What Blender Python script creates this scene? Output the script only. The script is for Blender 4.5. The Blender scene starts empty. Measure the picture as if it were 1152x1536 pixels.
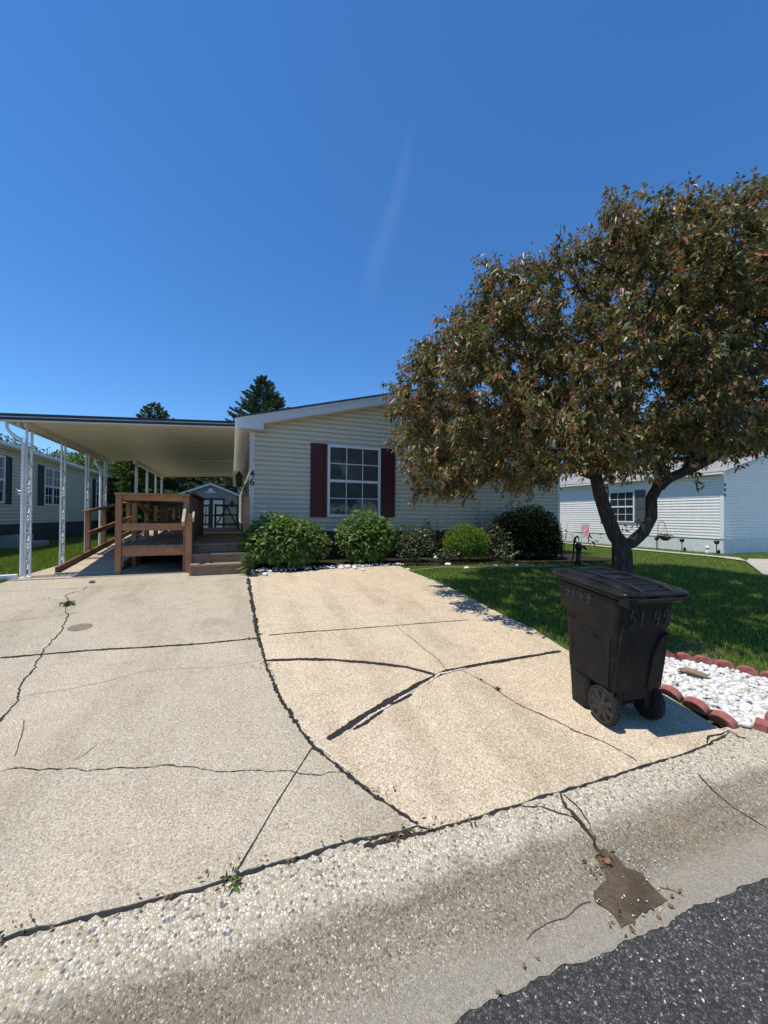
import bpy, bmesh, math, random
import numpy as np
from mathutils import Vector, Matrix
random.seed(7); RNG = np.random.default_rng(11)
PI = math.pi; R = math.radians
sc = bpy.context.scene
col = bpy.data.collections.new("scene"); sc.collection.children.link(col)

# ---------------------------------------------------------------- camera
CAMH = 1.6; YAW = R(21.56); PITCH = .0095; ROLL = .008; FPX = 577.0
fwd = Vector((math.sin(YAW)*math.cos(PITCH), math.cos(YAW)*math.cos(PITCH), math.sin(PITCH)))
r0 = Vector((math.cos(YAW), -math.sin(YAW), 0)); u0 = r0.cross(fwd)
RT = r0*math.cos(ROLL)+u0*math.sin(ROLL); UP = u0*math.cos(ROLL)-r0*math.sin(ROLL)
EYE = Vector((0, 0, CAMH))
cam = bpy.data.cameras.new("camera"); camo = bpy.data.objects.new("camera", cam); col.objects.link(camo)
camo.matrix_world = Matrix(((RT.x, UP.x, -fwd.x, EYE.x), (RT.y, UP.y, -fwd.y, EYE.y), (RT.z, UP.z, -fwd.z, EYE.z), (0, 0, 0, 1)))
cam.sensor_fit = 'VERTICAL'; cam.sensor_height = 36; cam.lens = FPX/1536*36
cam.clip_start = .05; cam.clip_end = 20000
sc.camera = camo
sc.render.resolution_x = 768; sc.render.resolution_y = 1024

def ray(px, py): return (RT*((px-576)/FPX)+UP*((768-py)/FPX)+fwd)      # a photo pixel to a direction
def P(px, py, z): return EYE+ray(px, py)*z                              # at a measured distance z
def proj(p):
    d = Vector(p)-EYE; z = d.dot(fwd)
    return (576+FPX*d.dot(RT)/z, 768-FPX*d.dot(UP)/z, z)

# ---------------------------------------------------------------- ground height (the drive climbs from the street to the house)
SL = .043
PROF = [(-60, .02), (1.076, .02), (1.10, .026), (1.20, .024), (1.32, .040), (1.45, .066), (1.55, .092), (1.70, .106)]
def gz(x, y):
    s = y+SL*x
    if s < 1.70:
        for (a, za), (b, zb) in zip(PROF, PROF[1:]):
            if s <= b: return za+(zb-za)*(s-a)/(b-a)
    t = min(s, 7.2)
    z = -.03+.09*t
    if x > 3.3:                                                         # lawn falls a little towards the next house
        k = min(1, max(0, (t-1.7)/4))
        z -= .016*min(x-3.3, 13)*k
    return z
def G(px, py):
    d = ray(px, py); lo, hi = .5, 60.
    f = lambda t: (EYE+d*t).z-gz((EYE+d*t).x, (EYE+d*t).y)
    t = .5; prev = .5
    while t < 60 and f(t) > 0: prev = t; t *= 1.03
    lo, hi = prev, t
    for _ in range(40):
        m = (lo+hi)/2
        if f(m) > 0: lo = m
        else: hi = m
    return EYE+d*lo

# ---------------------------------------------------------------- object helpers
ORG = {}
def thing(name, label, cat, loc, group=None):
    o = bpy.data.objects.new(name, None); col.objects.link(o); o.location = loc
    o.empty_display_size = .1
    o['label'] = label; o['category'] = cat
    if group: o['group'] = group
    ORG[o.name] = Vector(loc); return o
def tag(o, label, cat, group=None):
    o['label'] = label; o['category'] = cat
    if group: o['group'] = group
    return o
def struct(o, kind='structure'): o['kind'] = kind; return o
def link_mesh(name, me, parent=None, loc=None):
    o = bpy.data.objects.new(name, me); col.objects.link(o)
    if parent is not None:
        o.parent = parent; org = ORG[parent.name]
        me.transform(Matrix.Translation(-org)); ORG[o.name] = org
    elif loc is not None:
        me.transform(Matrix.Translation(-Vector(loc))); o.location = loc; ORG[o.name] = Vector(loc)
    else: ORG[o.name] = Vector((0, 0, 0))
    return o
class MB:
    def __init__(s): s.v = []; s.f = []; s.mi = []
    def add(s, vs, fs, mi=0):
        n = len(s.v); s.v += [tuple(v) for v in vs]; s.f += [tuple(i+n for i in f) for f in fs]; s.mi += [mi]*len(fs); return s
    def box(s, a, b, mi=0):
        x0, y0, z0 = [min(p, q) for p, q in zip(a, b)]; x1, y1, z1 = [max(p, q) for p, q in zip(a, b)]
        return s.add([(x0,y0,z0),(x1,y0,z0),(x1,y1,z0),(x0,y1,z0),(x0,y0,z1),(x1,y0,z1),(x1,y1,z1),(x0,y1,z1)],
                     [(0,3,2,1),(4,5,6,7),(0,1,5,4),(1,2,6,5),(2,3,7,6),(3,0,4,7)], mi)
    def beam(s, p, q, w, h, up=(0, 0, 1), mi=0):
        p = Vector(p); q = Vector(q); d = (q-p).normalized(); u = Vector(up)
        if abs(d.dot(u)) > .98: u = Vector((0, 1, 0))
        r = d.cross(u).normalized()*(w/2); u = r.cross(d).normalized()*(h/2)
        vs = [p-r-u, p+r-u, p+r+u, p-r+u, q-r-u, q+r-u, q+r+u, q-r+u]
        return s.add(vs, [(0,1,2,3),(7,6,5,4),(0,4,5,1),(1,5,6,2),(2,6,7,3),(3,7,4,0)], mi)
    def tube(s, pts, rad, n=8, cap=True, mi=0):
        pts = [Vector(p) for p in pts]; m = len(pts)
        if not hasattr(rad, '__len__'): rad = [rad]*m
        n0 = len(s.v); prev = None
        for i, p in enumerate(pts):
            d = (pts[min(i+1, m-1)]-pts[max(i-1, 0)]).normalized()
            if prev is None:
                u = d.orthogonal().normalized()
            else:
                u = (prev-d*prev.dot(d))
                u = u.normalized() if u.length > 1e-6 else d.orthogonal().normalized()
            prev = u; w = d.cross(u)
            for k in range(n):
                a = 2*PI*k/n; s.v.append(tuple(p+(u*math.cos(a)+w*math.sin(a))*rad[i]))
        for i in range(m-1):
            for k in range(n):
                a = n0+i*n+k; b = n0+i*n+(k+1) % n
                s.f.append((a, b, b+n, a+n)); s.mi.append(mi)
        if cap:
            s.f.append(tuple(n0+k for k in reversed(range(n)))); s.mi.append(mi)
            s.f.append(tuple(n0+(m-1)*n+k for k in range(n))); s.mi.append(mi)
        return s
    def lathe(s, prof, c, n=16, axis='Z', mi=0):
        n0 = len(s.v); c = Vector(c)
        for r, h in prof:
            for k in range(n):
                a = 2*PI*k/n
                if axis == 'Z': q = Vector((r*math.cos(a), r*math.sin(a), h))
                elif axis == 'X': q = Vector((h, r*math.cos(a), r*math.sin(a)))
                else: q = Vector((r*math.sin(a), h, r*math.cos(a)))
                s.v.append(tuple(c+q))
        for i in range(len(prof)-1):
            for k in range(n):
                a = n0+i*n+k; b = n0+i*n+(k+1) % n
                s.f.append((a, b, b+n, a+n)); s.mi.append(mi)
        s.f.append(tuple(n0+k for k in reversed(range(n)))); s.mi.append(mi)
        s.f.append(tuple(n0+(len(prof)-1)*n+k for k in range(n))); s.mi.append(mi)
        return s
    def prism(s, poly, ax, d0, d1, mi=0):
        """poly in the two other axes, extruded from d0 to d1 along ax"""
        def mk(p, d): return {'X': (d, p[0], p[1]), 'Y': (p[0], d, p[1]), 'Z': (p[0], p[1], d)}[ax]
        n = len(poly); vs = [mk(p, d0) for p in poly]+[mk(p, d1) for p in poly]
        fs = [tuple(range(n)), tuple(reversed(range(n, 2*n)))]+[(i, i+n, (i+1) % n+n, (i+1) % n) for i in range(n)]
        return s.add(vs, fs, mi)
    def loft(s, rings, mi=0, caps=True):
        n0 = len(s.v); n = len(rings[0])
        for r in rings: s.v += [tuple(p) for p in r]
        for i in range(len(rings)-1):
            for k in range(n):
                a = n0+i*n+k; b = n0+i*n+(k+1) % n
                s.f.append((a, b, b+n, a+n)); s.mi.append(mi)
        if caps:
            s.f.append(tuple(n0+k for k in reversed(range(n)))); s.mi.append(mi)
            s.f.append(tuple(n0+(len(rings)-1)*n+k for k in range(n))); s.mi.append(mi)
        return s
    def xf(s, M, start=0):
        s.v[start:] = [tuple(M @ Vector(v)) for v in s.v[start:]]; return s
    def build(s, name, mat, parent=None, loc=None, bev=0, smooth=False, seg=2, fix=True):
        me = bpy.data.meshes.new(name); me.from_pydata(s.v, [], s.f)
        mats = mat if isinstance(mat, (list, tuple)) else [mat]
        for m in mats: me.materials.append(m)
        if len(mats) > 1: me.polygons.foreach_set('material_index', s.mi)
        if fix:
            bm = bmesh.new(); bm.from_mesh(me); bmesh.ops.recalc_face_normals(bm, faces=bm.faces); bm.to_mesh(me); bm.free()
        if smooth:
            me.polygons.foreach_set('use_smooth', [True]*len(me.polygons))
        o = link_mesh(name, me, parent, loc)
        if smooth and smooth != 'all':
            me.set_sharp_from_angle(angle=R(40))
        if bev:
            b = o.modifiers.new("bevel", 'BEVEL'); b.width = bev; b.segments = seg; b.limit_method = 'ANGLE'; b.angle_limit = R(40)
        return o
def np_mesh(name, V, F, mats, mi=None, parent=None, smooth=False):
    """V (n,3), F (m,k) all faces of k corners"""
    me = bpy.data.meshes.new(name); n = len(V); m, k = F.shape
    me.vertices.add(n); me.vertices.foreach_set('co', np.asarray(V, np.float32).ravel())
    me.loops.add(m*k); me.loops.foreach_set('vertex_index', np.asarray(F, np.int32).ravel())
    me.polygons.add(m); me.polygons.foreach_set('loop_start', np.arange(0, m*k, k, dtype=np.int32))
    me.polygons.foreach_set('loop_total', np.full(m, k, np.int32))
    for q in (mats if isinstance(mats, (list, tuple)) else [mats]): me.materials.append(q)
    if mi is not None: me.polygons.foreach_set('material_index', np.asarray(mi, np.int32))
    if smooth: me.polygons.foreach_set('use_smooth', np.ones(m, bool))
    me.update(calc_edges=True)
    return link_mesh(name, me, parent)
def copy_tree(o, parent=None):
    c = o.copy(); col.objects.link(c)
    if parent is not None: c.parent = parent
    for ch in list(o.children): copy_tree(ch, c)
    return c

# ---------------------------------------------------------------- materials
def nt(name):
    m = bpy.data.materials.new(name); m.use_nodes = True; t = m.node_tree; t.nodes.clear()
    out = t.nodes.new('ShaderNodeOutputMaterial'); b = t.nodes.new('ShaderNodeBsdfPrincipled')
    t.links.new(b.outputs[0], out.inputs[0]); return m, t, b, out
def N(t, kind, **kw):
    n = t.nodes.new(kind)
    for k, v in kw.items():
        if k in n.inputs: n.inputs[k].default_value = v
        else: setattr(n, k, v)
    return n
def L(t, a, b): t.links.new(a, b)
def ramp(t, fac, stops, interp='LINEAR'):
    r = t.nodes.new('ShaderNodeValToRGB'); r.color_ramp.interpolation = interp
    while len(r.color_ramp.elements) > 1: r.color_ramp.elements.remove(r.color_ramp.elements[0])
    r.color_ramp.elements[0].position = stops[0][0]; r.color_ramp.elements[0].color = (*stops[0][1], 1)
    for p, c in stops[1:]:
        e = r.color_ramp.elements.new(p); e.color = (*c, 1)
    L(t, fac, r.inputs[0]); return r.outputs[0]
def mix(t, fac, a, b, mode='MIX'):
    m = t.nodes.new('ShaderNodeMix'); m.data_type = 'RGBA'; m.blend_type = mode
    for s, x in ((0, fac), (6, a), (7, b)):
        if hasattr(x, 'is_linked') or hasattr(x, 'links'): L(t, x, m.inputs[s])
        elif s == 0: m.inputs[0].default_value = x
        else: m.inputs[s].default_value = (*x, 1)
    return m.outputs[2]
def coords(t, scale=(1, 1, 1), rot=(0, 0, 0)):
    c = t.nodes.new('ShaderNodeTexCoord'); m = t.nodes.new('ShaderNodeMapping')
    m.inputs['Scale'].default_value = scale; m.inputs['Rotation'].default_value = rot
    L(t, c.outputs['Object'], m.inputs[0]); return m.outputs[0]
def noise(t, vec, scale, detail=3, rough=.55, out='Fac'):
    n = N(t, 'ShaderNodeTexNoise', Scale=scale, Detail=detail, Roughness=rough); L(t, vec, n.inputs['Vector']); return n.outputs[out]
def bump(t, b, h, strength=.3, dist=.01):
    n = N(t, 'ShaderNodeBump', Strength=strength, Distance=dist); L(t, h, n.inputs['Height']); L(t, n.outputs[0], b.inputs['Normal']); return n
def g(x): return tuple(((c/255)/12.92 if c/255 <= .04045 else (((c/255)+.055)/1.055)**2.4) for c in x)
def plain(name, c, rough=.5, var=.12, scale=6, spec=.5, metal=0, bmp=0, bscale=60):
    m, t, b, o = nt(name); v = coords(t)
    n = noise(t, v, scale, 5); lo = tuple(x*(1-var) for x in c); hi = tuple(min(1, x*(1+var)) for x in c)
    L(t, ramp(t, n, [(.3, lo), (.7, hi)]), b.inputs['Base Color'])
    b.inputs['Roughness'].default_value = rough; b.inputs['Specular IOR Level'].default_value = spec; b.inputs['Metallic'].default_value = metal
    r = N(t, 'ShaderNodeMath', operation='MULTIPLY_ADD'); L(t, noise(t, v, scale*3, 3), r.inputs[0]); r.inputs[1].default_value = .25; r.inputs[2].default_value = rough-.12
    L(t, r.outputs[0], b.inputs['Roughness'])
    if bmp: bump(t, b, noise(t, v, bscale, 3), bmp, .004)
    return m
def concrete(name, base, tint, fine=1., stain=None, agg=.5):
    m, t, b, o = nt(name); v = coords(t)
    big = noise(t, v, .55, 6, .6); mid = noise(t, v, 5, 6, .65); vor = N(t, 'ShaderNodeTexVoronoi', Scale=95*fine); L(t, v, vor.inputs['Vector'])
    c = mix(t, ramp(t, big, [(.35, (0, 0, 0)), (.65, (1, 1, 1))]), base, tint)
    gr = noise(t, v, 112*fine, 2, .8)
    c = mix(t, 1., c, ramp(t, gr, [(.30, (.34, .32, .29)), (.43, (.86, .85, .84)), (.54, (1.02, 1.02, 1.02)), (.68, (1.55, 1.55, 1.52))]), 'MULTIPLY')
    c = mix(t, agg, c, ramp(t, vor.outputs['Color'], [(0, (.72, .68, .62)), (.5, (1, .99, .97)), (.85, (1.1, 1.1, 1.1)), (1, (1.25, 1.24, 1.2))]), 'MULTIPLY')
    c = mix(t, .4, c, ramp(t, mid, [(.28, (.72, .70, .66)), (.55, (1, 1, 1)), (.8, (1.06, 1.05, 1.03))]), 'MULTIPLY')
    if stain:
        c = mix(t, 1, c, ramp(t, noise(t, coords(t, (1.5, .28, 1), (0, 0, .1)), 1.7, 5, .6), [(.36, (.86, .85, .83)), (.5, (1, 1, 1)), (.68, (1.05, 1.045, 1.04))]), 'MULTIPLY')
        c = mix(t, 1, c, ramp(t, noise(t, v, 1.05, 3, .5), [(.66, (1, 1, 1)), (.72, (.88, .87, .85)), (.76, (.80, .79, .77))]), 'MULTIPLY')
        s = ramp(t, noise(t, v, .9, 7, .7), [(.56, (0, 0, 0)), (.74, (1, 1, 1))])
        sm = N(t, 'ShaderNodeMath', operation='MULTIPLY'); L(t, s, sm.inputs[0]); sm.inputs[1].default_value = .6
        c = mix(t, sm.outputs[0], c, stain)
        d = ramp(t, noise(t, v, 2.3, 4, .6), [(.66, (1, 1, 1)), (.72, (.83, .81, .78))])
        c = mix(t, .6, c, d, 'MULTIPLY')
    L(t, c, b.inputs['Base Color']); b.inputs['Roughness'].default_value = .88; b.inputs['Specular IOR Level'].default_value = .25
    ad = N(t, 'ShaderNodeMath', operation='ADD'); L(t, vor.outputs['Distance'], ad.inputs[0]); L(t, gr, ad.inputs[1])
    bump(t, b, ad.outputs[0], .55, .004); return m
def aggregate(name, cols, scale, cement, gap=.06, rough=.7, dist=.01):
    m, t, b, o = nt(name); v = coords(t)
    w = N(t, 'ShaderNodeVectorMath', operation='ADD'); wn = N(t, 'ShaderNodeVectorMath', operation='SCALE'); wn.inputs['Scale'].default_value = .016
    L(t, noise(t, v, scale*.9, 2, .5, 'Color'), wn.inputs[0]); L(t, v, w.inputs[0]); L(t, wn.outputs[0], w.inputs[1])
    vo = N(t, 'ShaderNodeTexVoronoi', Scale=scale); L(t, w.outputs[0], vo.inputs['Vector'])
    ve = N(t, 'ShaderNodeTexVoronoi', Scale=scale, feature='DISTANCE_TO_EDGE'); L(t, w.outputs[0], ve.inputs['Vector'])
    sep = N(t, 'ShaderNodeSeparateColor'); L(t, vo.outputs['Color'], sep.inputs[0])
    c = ramp(t, sep.outputs[0], cols, 'CONSTANT')
    c = mix(t, .5, c, ramp(t, noise(t, v, scale*4, 3), [(.3, (.7, .7, .7)), (.7, (1.15, 1.15, 1.15))]), 'MULTIPLY')
    e = ramp(t, ve.outputs['Distance'], [(0, (0, 0, 0)), (gap, (1, 1, 1))])
    big = ramp(t, noise(t, v, 3, 5, .65), [(.3, (.78, .76, .72)), (.65, (1.03, 1.03, 1.02))])
    c = mix(t, 1, mix(t, e, cement, c), big, 'MULTIPLY')
    L(t, c, b.inputs['Base Color']); b.inputs['Roughness'].default_value = rough
    bump(t, b, ramp(t, ve.outputs['Distance'], [(0, (0, 0, 0)), (.35, (1, 1, 1))]), .7, dist); return m
def wood(name, a, bcol, rough=.75):
    m, t, b, o = nt(name); c = t.nodes.new('ShaderNodeTexCoord')
    geo = N(t, 'ShaderNodeNewGeometry'); 
    ri = N(t, 'ShaderNodeVectorMath', operation='SCALE'); rv = N(t, 'ShaderNodeCombineXYZ')
    for k in range(3): L(t, geo.outputs['Random Per Island'], rv.inputs[k])
    L(t, rv.outputs[0], ri.inputs[0]); ri.inputs['Scale'].default_value = 37
    ad = N(t, 'ShaderNodeVectorMath', operation='ADD'); L(t, c.outputs['Object'], ad.inputs[0]); L(t, ri.outputs[0], ad.inputs[1])
    n1 = noise(t, ad.outputs[0], 5, 5, .6); n2 = noise(t, ad.outputs[0], 42, 4, .7)
    cc = ramp(t, n1, [(.25, a), (.75, bcol)])
    cc = mix(t, .7, cc, ramp(t, n2, [(.3, (.62, .6, .58)), (.6, (1.05, 1.05, 1.05))]), 'MULTIPLY')
    cc = mix(t, .6, cc, ramp(t, geo.outputs['Random Per Island'], [(0, (.72, .72, .74)), (1, (1.15, 1.12, 1.08))]), 'MULTIPLY')
    L(t, cc, b.inputs['Base Color']); b.inputs['Roughness'].default_value = rough; bump(t, b, n2, .4, .004); return m
def leafmat(name, stops, rough=.42, trans=.25, spec=.5):
    m, t, b, o = nt(name); geo = N(t, 'ShaderNodeNewGeometry')
    c = ramp(t, geo.outputs['Random Per Island'], stops)
    L(t, c, b.inputs['Base Color']); b.inputs['Roughness'].default_value = rough; b.inputs['Specular IOR Level'].default_value = spec
    tr = N(t, 'ShaderNodeBsdfTranslucent'); hs = N(t, 'ShaderNodeHueSaturation', Saturation=1.15, Value=1.5); L(t, c, hs.inputs['Color']); L(t, hs.outputs[0], tr.inputs[0])
    ms = N(t, 'ShaderNodeMixShader'); ms.inputs[0].default_value = trans; L(t, b.outputs[0], ms.inputs[1]); L(t, tr.outputs[0], ms.inputs[2]); L(t, ms.outputs[0], o.inputs[0]); return m

M = {}
M['drive_grey'] = concrete('grey_concrete', (.465, .402, .307), (.415, .365, .282), 1., (.49, .383, .245))
M['drive_tan'] = concrete('tan_concrete', (.575, .478, .348), (.53, .44, .325), .9, (.60, .487, .335), .9)
M['walk'] = concrete('walk_concrete', (.47, .43, .36), (.40, .37, .32))
M['gutter'] = concrete('gutter_concrete', (.36, .325, .27), (.285, .255, .21), .85, (.36, .25, .14), .9)
M['apron'] = aggregate('pebble_aggregate', [(0, (.42, .39, .34)), (.2, (.5, .47, .42)), (.38, (.30, .285, .26)), (.5, (.55, .53, .49)), (.66, (.40, .33, .25)), (.76, (.17, .18, .19)), (.83, (.46, .43, .39)), (.92, (.64, .62, .58))], 58, (.34, .31, .26), .12, .75, .008)
M['asphalt'] = aggregate('asphalt', [(0, (.050, .047, .044)), (.25, (.088, .084, .078)), (.5, (.125, .119, .11)), (.7, (.175, .168, .155)), (.85, (.25, .24, .222)), (.965, (.52, .50, .46))], 130, (.026, .025, .024), .22, .85, .006)
M['crack'] = plain('tar_and_gap_shadow', (.022, .021, .019), .8, .3, 40, .3, 0, .8, 90)
M['joint'] = plain('dirt_joint', (.045, .036, .027), .95, .4, 30, .1, 0, .6, 80)
M['hairline'] = plain('hairline_dirt', (.13, .105, .08), .95, .4, 30, .1)
M['chip'] = plain('chipped_concrete', (.55, .50, .42), .9, .2, 30, .2, 0, .6, 60)
M['mud'] = None
def mudmat():
    m, t, b, o = nt('wet_mud'); v = coords(t)
    c = ramp(t, noise(t, v, 9, 6, .7), [(.3, (.035, .024, .014)), (.55, (.085, .058, .034)), (.75, (.15, .11, .065))])
    c = mix(t, ramp(t, noise(t, v, 4, 4), [(.56, (0, 0, 0)), (.7, (.8, .8, .8))]), c, (.05, .055, .012))
    L(t, c, b.inputs['Base Color']); b.inputs['Roughness'].default_value = .6; bump(t, b, noise(t, v, 45, 4), .7, .01); return m
M['mud'] = mudmat()
def lawnmat():
    m, t, b, o = nt('lawn_ground'); v = coords(t)
    c = ramp(t, noise(t, v, 30, 5, .7), [(.3, (.035, .05, .012)), (.5, (.08, .125, .026)), (.7, (.13, .17, .042))])
    c = mix(t, ramp(t, noise(t, v, .8, 5), [(.4, (0, 0, 0)), (.7, (.5, .5, .5))]), c, (.085, .10, .035))
    L(t, c, b.inputs['Base Color']); b.inputs['Roughness'].default_value = .95; b.inputs['Specular IOR Level'].default_value = .1
    bump(t, b, noise(t, v, 60, 4), 1, .03); return m
M['lawn'] = lawnmat()
M['grass'] = leafmat('grass_blade', [(0, (.10, .16, .02)), (.5, (.17, .25, .035)), (.85, (.25, .31, .055)), (1, (.42, .38, .16))], .45, .3, .4)
M['dry_grass'] = leafmat('dry_grass', [(0, (.16, .15, .05)), (.5, (.30, .25, .12)), (1, (.38, .32, .18))], .7, .2, .2)
M['soil'] = plain('mulch', (.035, .026, .019), .95, .5, 25, .1, 0, 1, 50)
M['stone'] = None
def stonemat():
    m, t, b, o = nt('white_stone'); geo = N(t, 'ShaderNodeNewGeometry'); v = coords(t)
    c = ramp(t, geo.outputs['Random Per Island'], [(0, (.50, .49, .46)), (.4, (.68, .67, .65)), (.85, (.80, .80, .79)), (.93, (.46, .40, .33)), (1, (.5, .46, .40))])
    c = mix(t, .6, c, ramp(t, noise(t, v, 45, 4), [(.3, (.8, .79, .76)), (.6, (1, 1, 1))]), 'MULTIPLY')
    L(t, c, b.inputs['Base Color']); b.inputs['Roughness'].default_value = .8; return m
M['stone'] = stonemat()
M['brick'] = plain('red_concrete_edger', (.30, .10, .09), .85, .3, 14, .2, 0, .6, 70)
def sidingmat(name, c, rough=.5):
    m, t, b, o = nt(name); v = coords(t)
    s = coords(t, (.6, .6, 14)); s2 = coords(t, (4, 4, .35))
    cc = mix(t, .5, c, ramp(t, noise(t, s, 2, 4), [(.3, tuple([.9]*3)), (.7, tuple([1.05]*3))]), 'MULTIPLY')
    cc = mix(t, .5, cc, ramp(t, noise(t, s2, 2.5, 5, .65), [(.3, (.88, .88, .86)), (.6, (1, 1, 1))]), 'MULTIPLY')
    L(t, cc, b.inputs['Base Color']); b.inputs['Roughness'].default_value = rough; b.inputs['Specular IOR Level'].default_value = .35
    bump(t, b, noise(t, coords(t, (2, 2, 60)), 8, 3), .12, .002); return m
M['siding'] = sidingmat('cream_vinyl', (.66, .61, .495))
M['siding_l'] = sidingmat('sage_vinyl', (.55, .56, .46))
M['siding_r'] = sidingmat('white_vinyl', (.86, .85, .81))
M['trim'] = plain('white_trim', (.74, .74, .74), .45, .05, 8)
M['soffit'] = plain('cream_soffit', (.68, .64, .54), .5, .06, 8)
M['fascia'] = plain('white_fascia', (.58, .59, .60), .45, .05, 8)
M['corner'] = plain('corner_vinyl', (.66, .64, .60), .45, .05, 8)
M['shutter'] = plain('burgundy_shutter', (.075, .009, .013), .45, .2, 12)
M['shutter_l'] = plain('black_shutter', (.022, .025, .027), .45, .2, 12)
M['shutter_r'] = plain('slate_shutter', (.075, .082, .095), .5, .2, 12)
M['skirt_brown'] = plain('brown_skirting', (.060, .028, .019), .65, .25, 7)
M['skirt_dark'] = plain('dark_block_skirting', (.055, .055, .05), .8, .3, 12, .3, 0, .4, 40)
M['skirt_white'] = plain('white_skirting', (.66, .70, .69), .45, .06, 6)
def glassmat(name, c, r=.03, spec=.6):
    m, t, b, o = nt(name); v = coords(t)
    L(t, ramp(t, noise(t, v, 2.2, 3), [(.35, tuple(x*.7 for x in c)), (.7, c)]), b.inputs['Base Color'])
    b.inputs['Roughness'].default_value = r; b.inputs['Specular IOR Level'].default_value = spec
    bump(t, b, noise(t, v, 1.5, 2), .03, .02); return m
M['glass'] = glassmat('window_glass', (.085, .09, .088), .05, .45)
M['glass_dark'] = glassmat('dark_window_glass', (.02, .026, .033))
M['curtain'] = glassmat('curtained_glass', (.30, .33, .36))
def shinglemat(name, c):
    m, t, b, o = nt(name); v = coords(t); br = N(t, 'ShaderNodeTexBrick', Scale=1.0, **{'Brick Width': .3, 'Row Height': .14, 'Mortar Size': .006})
    br.inputs['Color1'].default_value = (*c, 1); br.inputs['Color2'].default_value = (*[x*.75 for x in c], 1); br.inputs['Mortar'].default_value = (*[x*.4 for x in c], 1)
    L(t, v, br.inputs['Vector'])
    L(t, mix(t, .6, br.outputs[0], ramp(t, noise(t, v, 25, 4), [(.3, (.7, .7, .7)), (.7, (1.15, 1.15, 1.15))]), 'MULTIPLY'), b.inputs['Base Color']); b.inputs['Roughness'].default_value = .9; return m
M['shingle'] = shinglemat('dark_shingles', (.07, .068, .065))
M['shingle_r'] = shinglemat('light_grey_shingles', (.33, .32, .31))
M['shingle_blue'] = shinglemat('blue_grey_shingles', (.13, .17, .21))
M['canopy'] = plain('cream_aluminium', (.66, .63, .54), .4, .05, 3)
M['black_trim'] = plain('black_metal', (.012, .012, .014), .35, .2, 10)
M['white_metal'] = plain('white_painted_metal', (.74, .75, .76), .35, .08, 9)
M['wood'] = wood('treated_lumber', (.32, .145, .062), (.50, .25, .115))
M['wood_dark'] = wood('stained_lumber', (.12, .055, .03), (.20, .10, .055))
M['wood_grey'] = wood('weathered_boards', (.20, .135, .088), (.31, .22, .145))
M['wood_ramp'] = wood('bleached_and_sunlit_boards', (.40, .33, .24), (.52, .44, .33))
M['iron'] = plain('black_iron', (.013, .013, .014), .45, .3, 20)
M['bin'] = plain('black_plastic', (.0068, .007, .008), .55, .2, 5, .25, 0, .12, 220)
M['bin_lid'] = plain('black_lid_plastic', (.009, .010, .0125), .34, .2, 5, .5, 0, .10, 180)
M['rubber'] = plain('rubber', (.016, .016, .016), .75, .3, 20, .3)
M['hub'] = plain('grey_plastic_wheel', (.018, .018, .019), .5, .2, 10)
M['chalk'] = plain('grey_marker', (.062, .062, .068), .9, .5, 60, .2)
M['chalk_bright'] = plain('pale_marker', (.105, .105, .115), .9, .4, 60, .2)
M['paintnum'] = plain('number_black', (.008, .008, .008), .4, .1)
def scuff(m, c2, amt):
    t = m.node_tree; b = [n for n in t.nodes if n.type == 'BSDF_PRINCIPLED'][0]; src = b.inputs['Base Color'].links[0].from_socket
    f = ramp(t, noise(t, coords(t, (3, 3, .8)), 9, 8, .72), [(.56, (0, 0, 0)), (.72, (amt, amt, amt))]); L(t, mix(t, f, src, c2), b.inputs['Base Color'])
    f2 = ramp(t, noise(t, coords(t), 2.5, 4, .6), [(.45, (0, 0, 0)), (.7, (amt*.5,)*3)]); src = b.inputs['Base Color'].links[0].from_socket; L(t, mix(t, f2, src, c2), b.inputs['Base Color'])
scuff(M['bin'], (.045, .043, .041), .5); scuff(M['bin_lid'], (.07, .068, .064), .45); scuff(M['brick'], (.34, .24, .21), .55)
def barkmat():
    m, t, b, o = nt('bark'); v = coords(t, (1, 1, .35)); n = noise(t, v, 28, 6, .7)
    c = ramp(t, n, [(.3, (.014, .011, .009)), (.52, (.045, .035, .028)), (.72, (.12, .10, .082))]); L(t, c, b.inputs['Base Color']); b.inputs['Roughness'].default_value = .9
    bump(t, b, n, .9, .02); return m
M['bark'] = barkmat()
M['crab'] = leafmat('crabapple_leaf', [(0, (.070, .080, .022)), (.4, (.125, .138, .040)), (.66, (.185, .168, .058)), (.84, (.225, .135, .058)), (.95, (.235, .095, .05)), (1, (.20, .065, .045))], .44, .28, .45)
M['crab_tip'] = leafmat('young_crabapple_leaf', [(0, (.22, .16, .065)), (.5, (.28, .14, .065)), (.85, (.27, .115, .065)), (1, (.27, .10, .07))], .44, .28, .45)
M['hydrangea'] = leafmat('bright_shrub_leaf', [(0, (.075, .125, .03)), (.5, (.125, .195, .048)), (1, (.20, .28, .085))], .5, .28, .25)
M['rose'] = leafmat('rose_leaf', [(0, (.05, .08, .035)), (.6, (.09, .13, .055)), (.88, (.14, .16, .08)), (1, (.2, .11, .06))], .35, .2, .5)
M['arbor'] = leafmat('globe_leaf', [(0, (.065, .125, .014)), (.6, (.11, .19, .024)), (1, (.17, .25, .04))], .55, .3, .3)
M['yew'] = leafmat('yew_leaf', [(0, (.006, .012, .005)), (.7, (.012, .020, .008)), (1, (.022, .032, .012))], .7, .05, .05)
M['spruce'] = leafmat('spruce_needles', [(0, (.045, .07, .036)), (.6, (.085, .12, .06)), (1, (.14, .18, .085))], .5, .15, .35)
M['decid'] = leafmat('maple_leaf', [(0, (.045, .08, .016)), (.6, (.09, .145, .03)), (1, (.15, .20, .045))], .55, .25, .4)
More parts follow.
